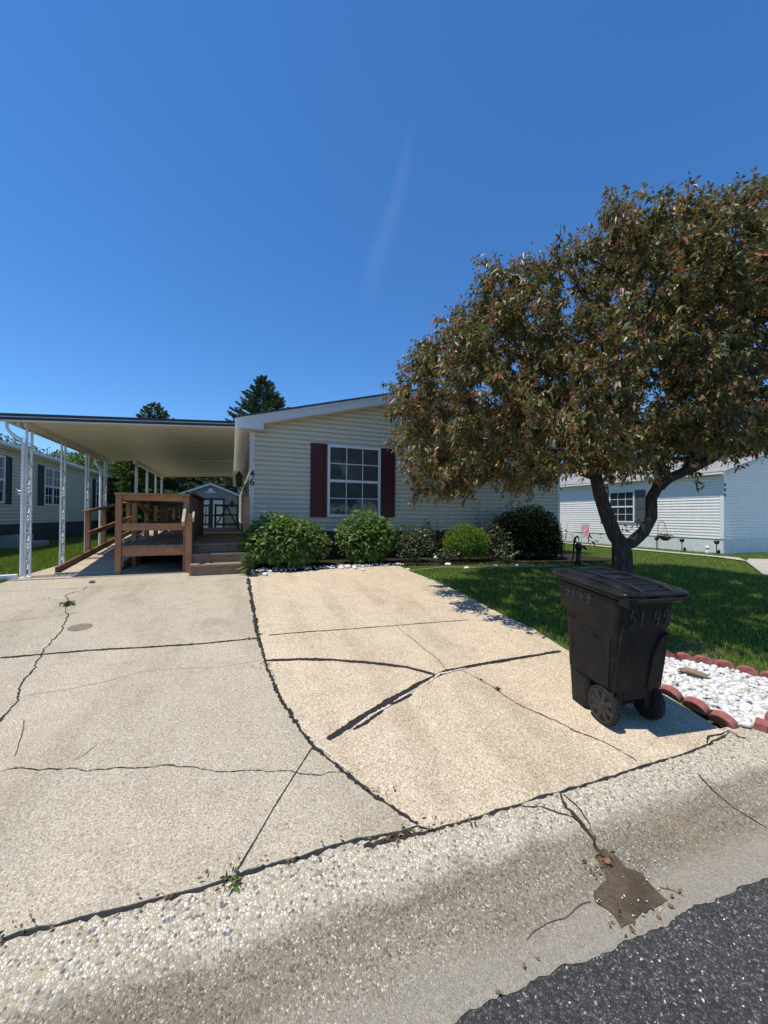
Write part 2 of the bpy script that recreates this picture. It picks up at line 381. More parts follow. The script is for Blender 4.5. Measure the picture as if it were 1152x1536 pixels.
M['stem'] = plain('stem', (.06, .05, .03), .8)
M['weed'] = leafmat('weed_leaf', [(0, (.06, .11, .02)), (1, (.12, .18, .04))], .5, .25, .3)
# ================================================================ THE SETTING
def sheet(name, xs, ys, zf, mat, smooth=True):
    V = [(x, y, zf(x, y)) for y in ys for x in xs]; nx = len(xs)
    F = [(j*nx+i, j*nx+i+1, (j+1)*nx+i+1, (j+1)*nx+i) for j in range(len(ys)-1) for i in range(nx-1)]
    return struct(np_mesh(name, np.array(V), np.array(F), mat, None, None, smooth))
xs = [-3000, -900, -300, -120, -60]+[float(x) for x in np.arange(-40, 40.1, 2)]+[60, 120, 300, 900, 3000]
ys = [-3000, -900, -300, -100, -60, -30, -15, -8, -5]+[float(y) for y in np.arange(-4, 9, .5)]+[10, 12, 15, 20, 25, 30, 40, 60, 100, 200, 500, 1200, 4000]
sheet('lawn', xs, ys, lambda x, y: gz(x, y)-(.022 if y+SL*x > 1.75 else .12) if y+SL*x > -5.5 or y < -60 else -.02, M['lawn'])
# street, gutter, pebble band: all run along s = y + SL*x
def strip(name, s_list, x0, x1, mat, dz=0., nx=60, wob=None, keep=None):
    V = []; xx = np.linspace(x0, x1, nx)
    for s in s_list:
        for x in xx:
            ss = s+(wob(x) if wob and s in (s_list[0],) else 0)
            y = ss-SL*x; V.append((x, y, (gz(x, y) if ss < 1.69 else .106)+dz))
    n = len(xx); F = [(j*n+i, j*n+i+1, (j+1)*n+i+1, (j+1)*n+i) for j in range(len(s_list)-1) for i in range(n-1)]
    return struct(np_mesh(name, np.array(V), np.array(F), mat, None, None, True))
strip('street', [-5.4, -3, -1, 0, .6, 1.09], -60, 60, M['asphalt'], .004, 40)
_gr = random.Random(91)
def wobg(x): return .006*math.sin(x*2.1)+.006*math.sin(x*7.3+1)+.005*math.sin(x*19)+.004*math.sin(x*47)+_gr.uniform(-.004, .004)
def guttermat():
    # concrete gutter whose surface has worn down to bare pebbles along the upper edge
    ma, t, b, o = nt('worn_gutter'); v = coords(t)
    sp = N(t, 'ShaderNodeSeparateXYZ'); L(t, v, sp.inputs[0]); k = N(t, 'ShaderNodeMath', operation='MULTIPLY_ADD'); L(t, sp.outputs[0], k.inputs[0]); k.inputs[1].default_value = SL; L(t, sp.outputs[1], k.inputs[2])
    n1 = noise(t, v, 3.5, 6, .65); n2 = noise(t, v, 60, 3, .6); k2 = N(t, 'ShaderNodeMath', operation='MULTIPLY_ADD'); L(t, n1, k2.inputs[0]); k2.inputs[1].default_value = .20; L(t, k.outputs[0], k2.inputs[2])
    k3 = N(t, 'ShaderNodeMath', operation='MULTIPLY_ADD'); L(t, n2, k3.inputs[0]); k3.inputs[1].default_value = .12; L(t, k2.outputs[0], k3.inputs[2])
    mr = N(t, 'ShaderNodeMapRange'); L(t, k3.outputs[0], mr.inputs[0]); mr.inputs[1].default_value = 1.60; mr.inputs[2].default_value = 1.68
    # pebbles
    def peb(scale, cols, cement, gap):
        w = N(t, 'ShaderNodeVectorMath', operation='ADD'); wn = N(t, 'ShaderNodeVectorMath', operation='SCALE'); wn.inputs['Scale'].default_value = .9/scale
        L(t, noise(t, v, scale*.9, 2, .5, 'Color'), wn.inputs[0]); L(t, v, w.inputs[0]); L(t, wn.outputs[0], w.inputs[1])
        vo = N(t, 'ShaderNodeTexVoronoi', Scale=scale); L(t, w.outputs[0], vo.inputs['Vector']); ve = N(t, 'ShaderNodeTexVoronoi', Scale=scale, feature='DISTANCE_TO_EDGE'); L(t, w.outputs[0], ve.inputs['Vector'])
        sc_ = N(t, 'ShaderNodeSeparateColor'); L(t, vo.outputs['Color'], sc_.inputs[0])
        c = mix(t, ramp(t, ve.outputs['Distance'], [(0, (0, 0, 0)), (gap, (1, 1, 1))]), cement, ramp(t, sc_.outputs[0], cols, 'CONSTANT'))
        return c, ve.outputs['Distance']
    pc, pd = peb(92, [(0, (.56, .49, .37)), (.2, (.70, .62, .48)), (.38, (.38, .335, .26)), (.48, (.76, .70, .56)), (.60, (.52, .385, .24)), (.67, (.13, .14, .155)), (.74, (.58, .51, .395)), (.84, (.22, .225, .23)), (.90, (.84, .79, .67))], (.38, .32, .225), .2)
    fc, fd = peb(135, [(0, (.33, .285, .21)), (.3, (.40, .345, .26)), (.5, (.26, .225, .17)), (.68, (.48, .42, .325)), (.82, (.16, .14, .105)), (.94, (.68, .63, .53))], (.22, .19, .14), .12)
    st = ramp(t, noise(t, coords(t, (.5, 4, 1)), 1.6, 6, .65), [(.35, (.76, .74, .70)), (.6, (1.05, 1.04, 1.02))])
    fc = mix(t, 1, fc, st, 'MULTIPLY')
    fc = mix(t, ramp(t, noise(t, v, 1.1, 6, .7), [(.55, (0, 0, 0)), (.75, (.45, .45, .45))]), fc, (.36, .25, .14))
    # smoother, paler skin towards the street
    mr2 = N(t, 'ShaderNodeMapRange'); L(t, k2.outputs[0], mr2.inputs[0]); mr2.inputs[1].default_value = 1.38; mr2.inputs[2].default_value = 1.26
    sk_ = mix(t, .6, (.375, .335, .265), ramp(t, noise(t, v, 95, 3, .75), [(.3, (.6, .58, .55)), (.5, (1, 1, 1)), (.75, (1.25, 1.25, 1.22))]), 'MULTIPLY')
    mm = N(t, 'ShaderNodeMath', operation='MULTIPLY'); L(t, mr2.outputs[0], mm.inputs[0]); mm.inputs[1].default_value = .75
    c = mix(t, mr.outputs[0], mix(t, mm.outputs[0], fc, sk_), pc)
    L(t, c, b.inputs['Base Color']); b.inputs['Roughness'].default_value = .85; b.inputs['Specular IOR Level'].default_value = .25
    hm = N(t, 'ShaderNodeMix'); L(t, mr.outputs[0], hm.inputs[0]); hh = N(t, 'ShaderNodeMath', operation='MULTIPLY'); L(t, fd, hh.inputs[0]); hh.inputs[1].default_value = 1.; L(t, hh.outputs[0], hm.inputs[2]); L(t, pd, hm.inputs[3])
    bump(t, b, hm.outputs[0], .8, .012); return ma
strip('gutter', [1.065, 1.10, 1.15, 1.20, 1.26, 1.32, 1.38, 1.45, 1.50, 1.55, 1.60, 1.66, 1.72, 1.80], -25, 25, guttermat(), .010, 2600, wobg)
strip('far_kerb', [-5.9, -5.4], -60, 60, M['gutter'], .03, 4)

# ---------------------------------------------------------------- driveway: two slabs that meet along a curved joint
def dz(x, y): return -.03+.09*min(y+SL*x, 7.2)
def gp(px, py, drive=True):
    if not drive: q = G(px, py); return (q.x, q.y)
    d = ray(px, py); t = 5.                                             # on the plane of the drive
    for _ in range(60):
        q = EYE+d*t; t += (q.z-dz(q.x, q.y))/max(.05, .09*(d.y+SL*d.x)-d.z) if True else 0
    q = EYE+d*t; return (q.x, q.y)
def jitter(pts, amp, step, seed=0):
    rg = random.Random(seed); out = []
    for (a, b) in zip(pts, pts[1:]):
        d = math.dist(a, b); n = max(1, int(d/step))
        for i in range(n):
            t = i/n; k = 0 if (i == 0) else 1
            out.append((a[0]+(b[0]-a[0])*t+rg.uniform(-amp, amp)*k, a[1]+(b[1]-a[1])*t+rg.uniform(-amp, amp)*k))
    out.append(pts[-1]); return out
bot_px = [(0,1408),(60,1388),(120,1374),(190,1358),(250,1342),(300,1330),(352,1312),(400,1297),(450,1284),(500,1266),(555,1254),(600,1246),(626,1237)]
bot_px2 = [(626,1237),(650,1243),(700,1228),(760,1210),(820,1190),(890,1172),(950,1152),(1000,1137),(1050,1120),(1075,1108),(1090,1100)]
joint_px = [(372,868),(376,890),(381,920),(386,950),(393,975),(400,1002),(418,1042),(440,1080),(470,1120),(520,1163),(570,1200),(605,1222),(626,1237)]
bl = [gp(*p) for p in bot_px]; br = [gp(*p) for p in bot_px2]; jn = [gp(*p) for p in joint_px]
XL = -3.12
bl = [(XL-.6, 1.705-SL*(XL-.6)), (-1.6, 1.70+SL*1.6)]+bl
blj = jitter(bl, .008, .05, 1); brj = jitter(br, .006, .05, 2); jnj = jitter(jn, .006, .08, 3)
top_y = 7.18
jtop = (jn[0][0], top_y-.25)
redge = [gp(*p) for p in [(1090,1100),(1000,1043),(930,1015),(845,972),(800,943),(750,920),(700,893),(655,872),(618,858)]]
redge = [(max(3.1, min(3.42, x)), y) for x, y in redge]
def slab(name, poly, mat, th=.11):
    bm = bmesh.new(); vs = [bm.verts.new((x, y, dz(x, y))) for x, y in poly]; f = bm.faces.new(vs)
    r = bmesh.ops.extrude_face_region(bm, geom=[f]); bmesh.ops.translate(bm, verts=[e for e in r['geom'] if isinstance(e, bmesh.types.BMVert)], vec=(0, 0, -th))
    bmesh.ops.recalc_face_normals(bm, faces=bm.faces); me = bpy.data.meshes.new(name); bm.to_mesh(me); bm.free(); me.materials.append(mat)
    return struct(link_mesh(name, me))
slab('driveway', blj+list(reversed(jnj))[1:]+[(jn[0][0], 7.19), (XL+.1, 7.19), (XL-.05, 6.7), (XL-.6, 5.0)], M['drive_grey'])
bedfront = [(3.1, 6.97), (2.95, 7.02), (2.3, 7.05), (1.7, 7.0), (1.1, 6.93), (.6, 6.98), (jn[0][0]+.012, 6.9)]
slab('driveway_extension', [(x+.012, y) for x, y in jnj][:-1]+brj+redge[1:]+bedfront, M['drive_tan'])
# carport slab is level
mb = MB(); mb.box((XL+.1, 7.194, .50), (.30, 17.5, .618)); struct(mb.build('carport_slab', M['drive_grey']))

# ---------------------------------------------------------------- cracks and tar-filled joints, ribbons that lie on the slabs
def ribbon(name, pts, w0, w1, mat, lift=.004, amp=.3, seed=0, step=.014, wander=.006, thick=0):
    rg = random.Random(seed); line = jitter(jitter(pts, wander, .09, seed), wander*.55, .028, seed+100); fine = []
    for a, b in zip(line, line[1:]):
        n = max(1, int(math.dist(a, b)/step))
        fine += [(a[0]+(b[0]-a[0])*i/n, a[1]+(b[1]-a[1])*i/n) for i in range(n)]
    fine.append(line[-1]); V = []; m = len(fine)
    for i, p in enumerate(fine):
        a = fine[max(0, i-1)]; b = fine[min(m-1, i+1)]; dx, dy = b[0]-a[0], b[1]-a[1]; l = math.hypot(dx, dy) or 1
        w = (w0+(w1-w0)*i/m)*.5*(1+.20*math.sin(i*.11+seed*2.1)*math.sin(i*.047+seed)+.15*math.sin(i*.31+seed*.7))*min(1, .6+min(i, m-1-i)*.2)
        wl = w*(1+rg.uniform(-amp, amp)); wr = w*(1+rg.uniform(-amp, amp))
        for sgn, ww in ((1, wl), (-1, wr)):
            x = p[0]-dy/l*ww*sgn; y = p[1]+dx/l*ww*sgn; V.append((x, y, dz(x, y)+lift if y+SL*x > 1.705 else gz(x, y)+.010+lift))
    F = [(2*i, 2*i+1, 2*i+3, 2*i+2) for i in range(m-1)]
    return struct(np_mesh(name, np.array(V), np.array(F), mat))
def crack(px, w0, w1=None, mat='joint', drive=True, **k):
    return ribbon('crack', [gp(*p, drive) for p in px], w0, w1 or w0, M[mat], **k)
# the curved joint between the slabs
ribbon('joint', jn[:4], .046, .036, M['crack'], seed=5, amp=.55)
ribbon('joint', jn[3:], .026, .018, M['crack'], seed=6, amp=.85, lift=.0045)
for k in range(9):
    t_ = random.uniform(.15, .93); i_ = 4+int(t_*(len(jn)-6)); a_, b_ = jn[i_], jn[i_+1]; u_ = random.uniform(0, .6); p_ = lambda u: (a_[0]+(b_[0]-a_[0])*u+.022, a_[1]+(b_[1]-a_[1])*u+.012)
    ribbon('chipped_edge', [p_(u_), p_(u_+.4)], .014, .008, M['chip'], seed=60+k, amp=.7, lift=.006)
# tar
crack([(0,987),(60,982),(130,976),(220,971),(300,966),(390,957)], .030, .024, 'crack', seed=7, wander=.004)
crack([(400,991),(450,989),(500,990),(560,995),(610,1001),(652,1012)], .046, .034, 'crack', seed=8, wander=.003, amp=.2)
crack([(841,977),(780,987),(720,997),(670,1007),(640,1020),(600,1042),(550,1071),(492,1110)], .036, .044, 'crack', seed=9, wander=.004, amp=.2, lift=.005)
crack([(700,1003),(660,1011),(640,1026)], .016, .02, 'chip', seed=31, lift=.006, amp=.6)
crack([(622,1036),(590,1056),(560,1072)], .012, .02, 'chip', seed=32, lift=.006, amp=.7)
crack([(618,1042),(585,1058)], .022, .016, 'crack', seed=33, lift=.0065)
crack([(575,1066),(548,1085),(530,1095)], .018, .02, 'crack', seed=34, lift=.0065, amp=.5)
crack([(402,953),(460,948),(520,944),(600,938),(660,933),(705,930)], .014, .009, 'crack', seed=10, wander=.003)
# fine cracks
crack([(130,880),(122,886),(100,892),(104,905),(98,915),(103,922),(97,935),(85,955),(65,975),(62,985),(45,1010),(30,1030),(27,1045),(10,1070),(0,1083)], .007, .010, 'joint', seed=11, wander=.014, amp=.8)
crack([(100,884),(125,882)], .010, .006, 'joint', seed=12)
crack([(0,888),(60,885),(130,882),(240,876),(370,868)], .004, .004, 'hairline', seed=13)
crack([(0,934),(60,927),(100,921),(122,919)], .005, .006, 'hairline', seed=14)
crack([(0,1158),(20,1153),(80,1154),(130,1158),(175,1152),(230,1151),(250,1148),(300,1154),(350,1158),(400,1158),(450,1161),(530,1160)], .0048, .0035, 'joint', seed=15, wander=.012, amp=.7)
crack([(37,1043),(100,1035),(160,1022),(210,1008),(270,1003),(330,1001),(395,990)], .003, .003, 'hairline', seed=16, wander=.01)
crack([(36,1080),(32,1105),(22,1135)], .004, .004, 'hairline', seed=17)
crack([(145,1118),(125,1133),(108,1142)], .004, .003, 'hairline', seed=18)
crack([(468,1122),(440,1165),(410,1213),(385,1257),(352,1312)], .0065, .0055, 'crack', seed=19, wander=.002, amp=.3)
crack([(595,940),(630,968),(655,988),(668,1003)], .005, .006, 'hairline', seed=20)
crack([(690,1005),(720,1020),(752,1040),(790,1063),(840,1085),(860,1096),(915,1118),(955,1142)], .004, .008, 'joint', seed=21, wander=.012, amp=.7)
crack([(225,917),(300,902),(360,893)], .003, .003, 'hairline', seed=22, wander=.01)
# dark strip painted as shadow of the gap below the drive, plus gathered dirt
def gap_shadow(name, pts, off, w0, seed): 
    rg = random.Random(seed); line = jitter(pts, .004, .022, seed); V = []
    for x, y in line:
        e = rg.uniform(.6, 1.35)
        for q in (off, off-w0*e): V.append((x, y+q, min(gz(x, y+q), .106)+.0132))
    F = [(2*i, 2*i+1, 2*i+3, 2*i+2) for i in range(len(line)-1)]
    return struct(np_mesh(name, np.array(V), np.array(F), M['crack']))
gap_shadow('gap', bl, .012, .024, 23); gap_shadow('gap', br, .010, .019, 24)
crack([(545,1274),(590,1262),(640,1252),(668,1245)], .022, .016, 'joint', drive=False, seed=25, lift=.006, amp=.7)
# broken corner by the stone bed
crack([(1060,1115),(1063,1105),(1080,1102),(1093,1096),(1108,1108),(1120,1110)], .012, .010, 'crack', drive=False, seed=26, lift=.004, amp=.6)
# gutter: broken patch full of wet mud, joints and cracks
def patch(name, px, mat, lift):
    pts = jitter([gp(*p, False) for p in px]+[gp(*px[0], False)], .0045, .016, 40)[:-1]
    c = (sum(p[0] for p in pts)/len(pts), sum(p[1] for p in pts)/len(pts))
    V = [(c[0], c[1], gz(*c)+.010+lift)]; n = len(pts)
    for k in (.5, 1.0):
        for x, y in pts:
            x = c[0]+(x-c[0])*k; y = c[1]+(y-c[1])*k; V.append((x, y, gz(x, y)+.010+lift))
    F = [(0, 1+i, 1+(i+1) % n, 1+(i+1) % n) for i in range(n)]
    bm = MB(); bm.add(V, [(0, 1+i, 1+(i+1) % n) for i in range(n)]+[(1+i, 1+n+i, 1+n+(i+1) % n, 1+(i+1) % n) for i in range(n)])
    return struct(bm.build(name, mat, smooth='all'))
patch('mud_patch', [(893,1283),(905,1277),(925,1290),(938,1305),(960,1313),(975,1330),(990,1345),(1002,1356),(985,1365),(965,1375),(945,1390),(932,1398),(925,1385),(912,1370),(893,1358),(890,1342),(900,1333),(910,1325),(905,1308)], M['mud'], .004)
crack([(838,1190),(850,1215),(868,1235),(890,1262),(900,1285)], .010, .02, 'joint', seed=27, lift=.004, drive=False, amp=.8, wander=.012)
crack([(778,1212),(810,1213),(832,1221),(860,1230),(885,1250)], .006, .008, 'joint', seed=28, lift=.004, drive=False, amp=.8, wander=.012)
crack([(845,1195),(870,1218),(885,1240),(893,1270)], .005, .006, 'joint', seed=35, lift=.005, drive=False, amp=.8, wander=.012)
crack([(1047,1164),(1070,1190),(1100,1215),(1150,1245)], .008, .005, 'joint', seed=29, lift=.004, drive=False, wander=.006)
crack([(886,1357),(865,1365),(848,1382),(820,1390),(800,1402),(790,1415)], .005, .004, 'hairline', seed=30, lift=.004, drive=False, wander=.01)
crack([(985,1335),(1010,1340),(1028,1350)], .004, .004, 'hairline', seed=36, lift=.004, drive=False, wander=.008)
# neighbour's drive and path
def flat(name, pts, mat, lift=.012):
    bm = MB(); bm.add([(x, y, gz(x, y)+lift) for x, y in pts], [tuple(range(len(pts)))]); return struct(bm.build(name, mat))
flat('side_path', [(13.15, 6.15), (13.7, 6.6), (14.35, 17.5), (13.75, 17.5), (13.1, 6.8)], M['walk'], .018)
flat('neighbour_driveway', [(11.0, 4.85), (16, 1.9), (24, 1.9), (24, 6.0), (16.5, 5.9), (13.85, 6.45), (13.1, 6.15)], M['walk'], .014)

# ---------------------------------------------------------------- planting bed in front of the house
bed = [(.27, 6.96), (.6, 7.0), (1.1, 6.96), (1.7, 7.02), (2.3, 7.07), (3.0, 7.05), (3.6, 7.0), (5, 6.95), (6.5, 6.85), (8.2, 6.75), (9.1, 6.9), (9.2, 8.6), (.27, 8.6)]
flat('planting_bed', bed, M['soil'], .012)
# bare strip by the stone bed
flat('bare_soil', [gp(1003, 988), gp(1010, 962), gp(1050, 958), gp(1085, 975), gp(1060, 1002), gp(1030, 996)], plain('dry_soil', (.20, .16, .10), .95, .4, 20, .1, 0, .8, 60), -.012)
struct(bpy.data.objects['bare_soil'])

# ---------------------------------------------------------------- grass
def blades(name, n, sampler, hmin, hmax, wid, mat, bend=.5):
    x, y = sampler(n); n = len(x)
    z = np.array([gz(a, b) for a, b in zip(x, y)])-.02
    h = RNG.uniform(hmin, hmax, n); a = RNG.uniform(0, 2*PI, n); w = wid*RNG.uniform(.7, 1.3, n)
    ba = RNG.uniform(0, 2*PI, n); bd = RNG.uniform(.1, bend, n)*h
    dx, dy = np.cos(a)*w/2, np.sin(a)*w/2; ox, oy = np.cos(ba)*bd, np.sin(ba)*bd
    V = np.empty((n, 5, 3)); 
    V[:, 0] = np.c_[x-dx, y-dy, z]; V[:, 1] = np.c_[x+dx, y+dy, z]
    V[:, 2] = np.c_[x+dx*.8+ox*.35, y+dy*.8+oy*.35, z+h*.6]; V[:, 3] = np.c_[x-dx*.8+ox*.35, y-dy*.8+oy*.35, z+h*.6]
    V[:, 4] = np.c_[x+ox, y+oy, z+h]
    b = np.arange(n)[:, None]*5
    F = np.concatenate([b+np.array([[0, 1, 2]]), b+np.array([[0, 2, 3]]), b+np.array([[3, 2, 4]])])
    return struct(np_mesh(name, V.reshape(-1, 3), F, mat), 'stuff')
def inpoly(x, y, poly):
    c = np.zeros(len(x), bool); n = len(poly)
    for i in range(n):
        x1, y1 = poly[i]; x2, y2 = poly[(i+1) % n]
        if y1 == y2: continue
        k = ((y1 > y) != (y2 > y)) & (x < (x2-x1)*(y-y1)/(y2-y1)+x1); c ^= k
    return c
lawn_r = [(3.36, 2.62), (4.05, 2.58), (4.55, 2.02), (5.2, 1.72), (12, 1.5), (12.5, 4.1), (11.0, 4.85), (13.05, 6.2), (13.1, 6.8), (13.72, 17.5), (9.2, 17.5), (9.2, 6.88), (8.2, 6.73), (6.5, 6.82), (5, 6.93), (3.6, 6.97), (3.12, 6.95), (3.2, 5.0), (3.28, 3.3)]
lawn_r2 = [(13.75, 6.6), (13.9, 6.5), (16.5, 6.0), (22, 6.05), (22, 7.7), (15.2, 7.7), (15.2, 17.5), (14.38, 17.5)]
lawn_l = [(-5.9, 5.2), (-3.95, 5.2), (-3.16, 6.7), (-3.04, 7.2), (-3.04, 26), (-5.9, 26)]
def samp(poly, x0, x1, y0, y1, near):
    def f(n):
        x = RNG.uniform(x0, x1, n); y = RNG.uniform(y0, y1, n)
        k = inpoly(x, y, poly); x, y = x[k], y[k]
        d = np.hypot(x, y); k = RNG.uniform(0, 1, len(x)) < np.minimum(1, (near/d)**1.3); return x[k], y[k]
    return f
blades('grass', 560000, samp(lawn_r, 3, 14, 1.5, 17.5, 4.5), .03, .065, .006, M['grass'])
blades('grass', 90000, samp(lawn_r2, 13.7, 22, 6, 17.5, 12), .03, .06, .011, M['grass'])
blades('grass', 300000, samp(lawn_l, -6, -3, 5, 26, 7.5), .035, .08, .007, M['grass'])
def dry(n):
    q = [gp(1003, 988), gp(1010, 962), gp(1050, 958), gp(1085, 975), gp(1060, 1002), gp(1030, 996)]
    x = RNG.uniform(3.5, 5, n); y = RNG.uniform(2, 3.4, n); k = inpoly(x, y, q); return x[k], y[k]
blades('dry_grass', 9000, dry, .015, .045, .005, M['dry_grass'], 1.2)

# round cover set into the drive
q = G(120, 941); cx_, cy_ = gp(120, 941); mb = MB(); mb.lathe([(.105, -.02), (.105, .003), (.095, .005), (.02, .004)], (cx_, cy_, dz(cx_, cy_)+.001), 24)
mb.v = [(x, y, z+.09*(y-cy_)) for x, y, z in mb.v]
tag(mb.build('drain_cover', plain('old_bronze', (.20, .16, .11), .6, .25, 14), None, (cx_, cy_, dz(cx_, cy_))), 'round brown metal cover set into the left driveway slab', 'drain cover')
# ================================================================ HOUSES
LAP = .1016
def lap_wall(mb, axis, c, out, a0, a1, z0, zt_fn, off=.020):
    """lapped boards on the plane axis=c facing out (+1/-1); zt_fn(z) -> (lo, hi) extent of the wall at height z"""
    z = z0
    while True:
        lo0, hi0 = zt_fn(z); z1 = z+LAP; lo1, hi1 = zt_fn(z1)
        if hi0-lo0 < .05: break
        if hi1-lo1 < .02: lo1 = hi1 = (lo0+hi0)/2
        def pt(a, o, zz): return (a, c+out*o, zz) if axis == 'Y' else (c+out*o, a, zz)
        mb.add([pt(lo0, -.016, z), pt(hi0, -.016, z), pt(hi0, off, z), pt(lo0, off, z), pt(hi1, -.016, z1), pt(lo1, -.016, z1), pt((hi0+hi1)/2, off*.72, z+LAP*.62), pt((lo0+lo1)/2, off*.72, z+LAP*.62), pt((hi0+2*hi1)/3, -.014, z+LAP*.70), pt((lo0+2*lo1)/3, -.014, z+LAP*.70)],
               [(0, 1, 2, 3), (3, 2, 6, 7), (7, 6, 8, 9), (9, 8, 4, 5)])
        z = z1
        if hi1-lo1 < .05: break
def window(parent, axis, c, out, a0, a1, z0, z1, cols=3, rows=2, glass='glass', frame='trim', mull=1, fd=.055, gtop=None):
    """double-hung window; the frame stands proud of the boards"""
    def bx(mb, a, b, o0, o1, zz0, zz1):
        if axis == 'Y': mb.box((a, c+out*o0, zz0), (b, c+out*o1, zz1))
        else: mb.box((c+out*o0, a, zz0), (c+out*o1, b, zz1))
    m = MB(); w = .055
    bx(m, a0, a1, .004, fd, z1-w, z1); bx(m, a0, a1, .004, fd, z0, z0+w); bx(m, a0, a0+w, .004, fd, z0+w, z1-w); bx(m, a1-w, a1, .004, fd, z0+w, z1-w)
    fr = m.build('window', M[frame], parent, bev=.004)
    segs = [(a0+w+(a1-a0-2*w)*i/mull, a0+w+(a1-a0-2*w)*(i+1)/mull) for i in range(mull)]
    zm = (z0+z1)/2
    if mull > 1:
        m = MB()
        for s in segs[1:]: bx(m, s[0]-.03, s[0]+.03, .006, fd-.004, z0+w+.002, z1-w-.002)
        m.build('mullion', M[frame], fr)
    for i, (p, q) in enumerate(segs):
        if mull > 1: p += .032*(i > 0); q -= .032*(i < mull-1)
        for (za, zb, o) in ((z0+w+.002, zm-.03, .018), (zm+.03, z1-w-.002, .026)):
            m = MB(); bx(m, p+.002, q-.002, o-.004, o, za, zb); m.build('pane', M[gtop if gtop and o > .02 else glass], fr)
        m = MB(); bx(m, p+.002, q-.002, .010, fd-.010, zm-.029, zm+.029)
        m.build('sash_rail', M[frame], fr, bev=.003)
        m = MB(); gw = .009
        for (za, zb, o) in ((z0+w+.003, zm-.0305, .0185), (zm+.0305, z1-w-.003, .0265)):
            for k in range(1, cols):
                a = p+(q-p)*k/cols; bx(m, a-gw, a+gw, o, o+.008, za, zb)
            for k in range(1, rows):
                z = za+(zb-za)*k/rows; bx(m, p+.003, q-.003, o+.001, o+.0065, z-gw, z+gw)
        m.build('grille', M[frame], fr)
    return fr
def shutter(parent, axis, c, out, a0, a1, z0, z1, mat):
    m = MB()
    def bx(a, b, o0, o1, zz0, zz1):
        if axis == 'Y': m.box((a, c+out*o0, zz0), (b, c+out*o1, zz1))
        else: m.box((c+out*o0, a, zz0), (c+out*o1, b, zz1))
    bx(a0+.05, a1-.05, .012, .026, z0+.06, z1-.06); zm = z0+(z1-z0)*.47
    bx(a0, a0+.055, .010, .042, z0, z1); bx(a1-.055, a1, .010, .042, z0, z1)
    for z in (z0, zm-.035, z1-.07): bx(a0+.055, a1-.055, .011, .041, z, z+.07)
    for (p, q) in ((z0+.07, zm-.035), (zm+.035, z1-.07)): bx(a0+.085, a1-.085, .02, .034, p+.035, q-.035)
    return m.build('shutter', M[mat], parent, bev=.005)
def skirting(mb, axis, c, out, a0, a1, z0, z1, pitch=.1):
    a = a0
    while a < a1-1e-6:
        b = min(a+pitch, a1)
        for (p, q, o) in ((a, a+.012, .004), (a+.012, b, .012)):
            q = min(q, b)
            if axis == 'Y': mb.box((p, c, z0), (q, c+out*o, z1))
            else: mb.box((c, p, z0), (c+out*o, q, z1))
        a = b
def text_mesh(name, s, size, mat, parent, Mx, depth=.004):
    cu = bpy.data.curves.new(name, 'FONT'); cu.body = s; cu.size = size; cu.extrude = depth; cu.align_x = 'CENTER'; cu.resolution_u = 6; cu.offset = .004
    tmp = bpy.data.objects.new(name, cu); col.objects.link(tmp); bpy.context.view_layer.update()
    me = bpy.data.meshes.new_from_object(tmp.evaluated_get(bpy.context.evaluated_depsgraph_get()))
    bpy.data.objects.remove(tmp); bpy.data.curves.remove(cu); me.transform(Mx); me.materials.clear(); me.materials.append(mat)
    return link_mesh(name, me, parent)

# ---------------------------------------------------------------- the house with the carport
HX0, HX1, HY, HYB = .35, 8.85, 8.55, 26.0
ZS, ZE = 1.245, 3.43                     # foot of the boards, eave
SLOPE = .262; XA = (HX0+HX1)/2
house = thing('house', 'cream sided single storey house with burgundy shutters and the number 46 behind the driveway', 'house', (XA, HY, gz(XA, HY)))
def gab(z):
    if z <= ZE: return (HX0, HX1)
    d = (z-ZE)/SLOPE; return (min(HX0+d, XA), max(HX1-d, XA))
m = MB(); lap_wall(m, 'Y', HY, -1, HX0, HX1, ZS, gab)
m.box((HX0+.02, HY+.03, ZS), (HX1-.02, HY+.05, ZE)); m.build('front_wall', M['siding'], house, fix=False)
m = MB(); lap_wall(m, 'X', HX0, -1, HY, HYB, ZS, lambda z: (HY, HYB) if z < ZE-.02 else (HY, HY)); m.build('side_wall', M['siding'], house, fix=False)
m = MB(); lap_wall(m, 'X', HX1, 1, HY, HYB, ZS, lambda z: (HY, HYB) if z < ZE-.02 else (HY, HY)); m.build('side_wall', M['siding'], house, fix=False)
m = MB(); lap_wall(m, 'Y', HYB, 1, HX0, HX1, ZS, gab); m.build('back_wall', M['siding'], house, fix=False)
m = MB(); skirting(m, 'Y', HY+.012, -1, HX0, HX1, gz(4, HY)-.25, ZS-.003); skirting(m, 'X', HX0+.012, -1, HY+.02, HYB, .4, ZS-.003, .3); skirting(m, 'X', HX1-.012, 1, HY+.02, HYB, .2, ZS-.003, .3)
m.build('skirting', M['skirt_brown'], house)
for (xa, xb) in ((HX0-.02, HX0+.085), (HX1-.085, HX1+.02)):
    m = MB(); m.box((xa, HY-.026, ZS-.01), (xb, HY-.002, 3.349)); 
    if xa < 1: m.box((xa, HY-.0015, ZS-.01), (xa+.006, HY+.09, 3.349))
    else: m.box((xb-.006, HY-.0015, ZS-.01), (xb, HY+.09, 3.349))
    m.build('corner_board', M['corner'], house, bev=.003)
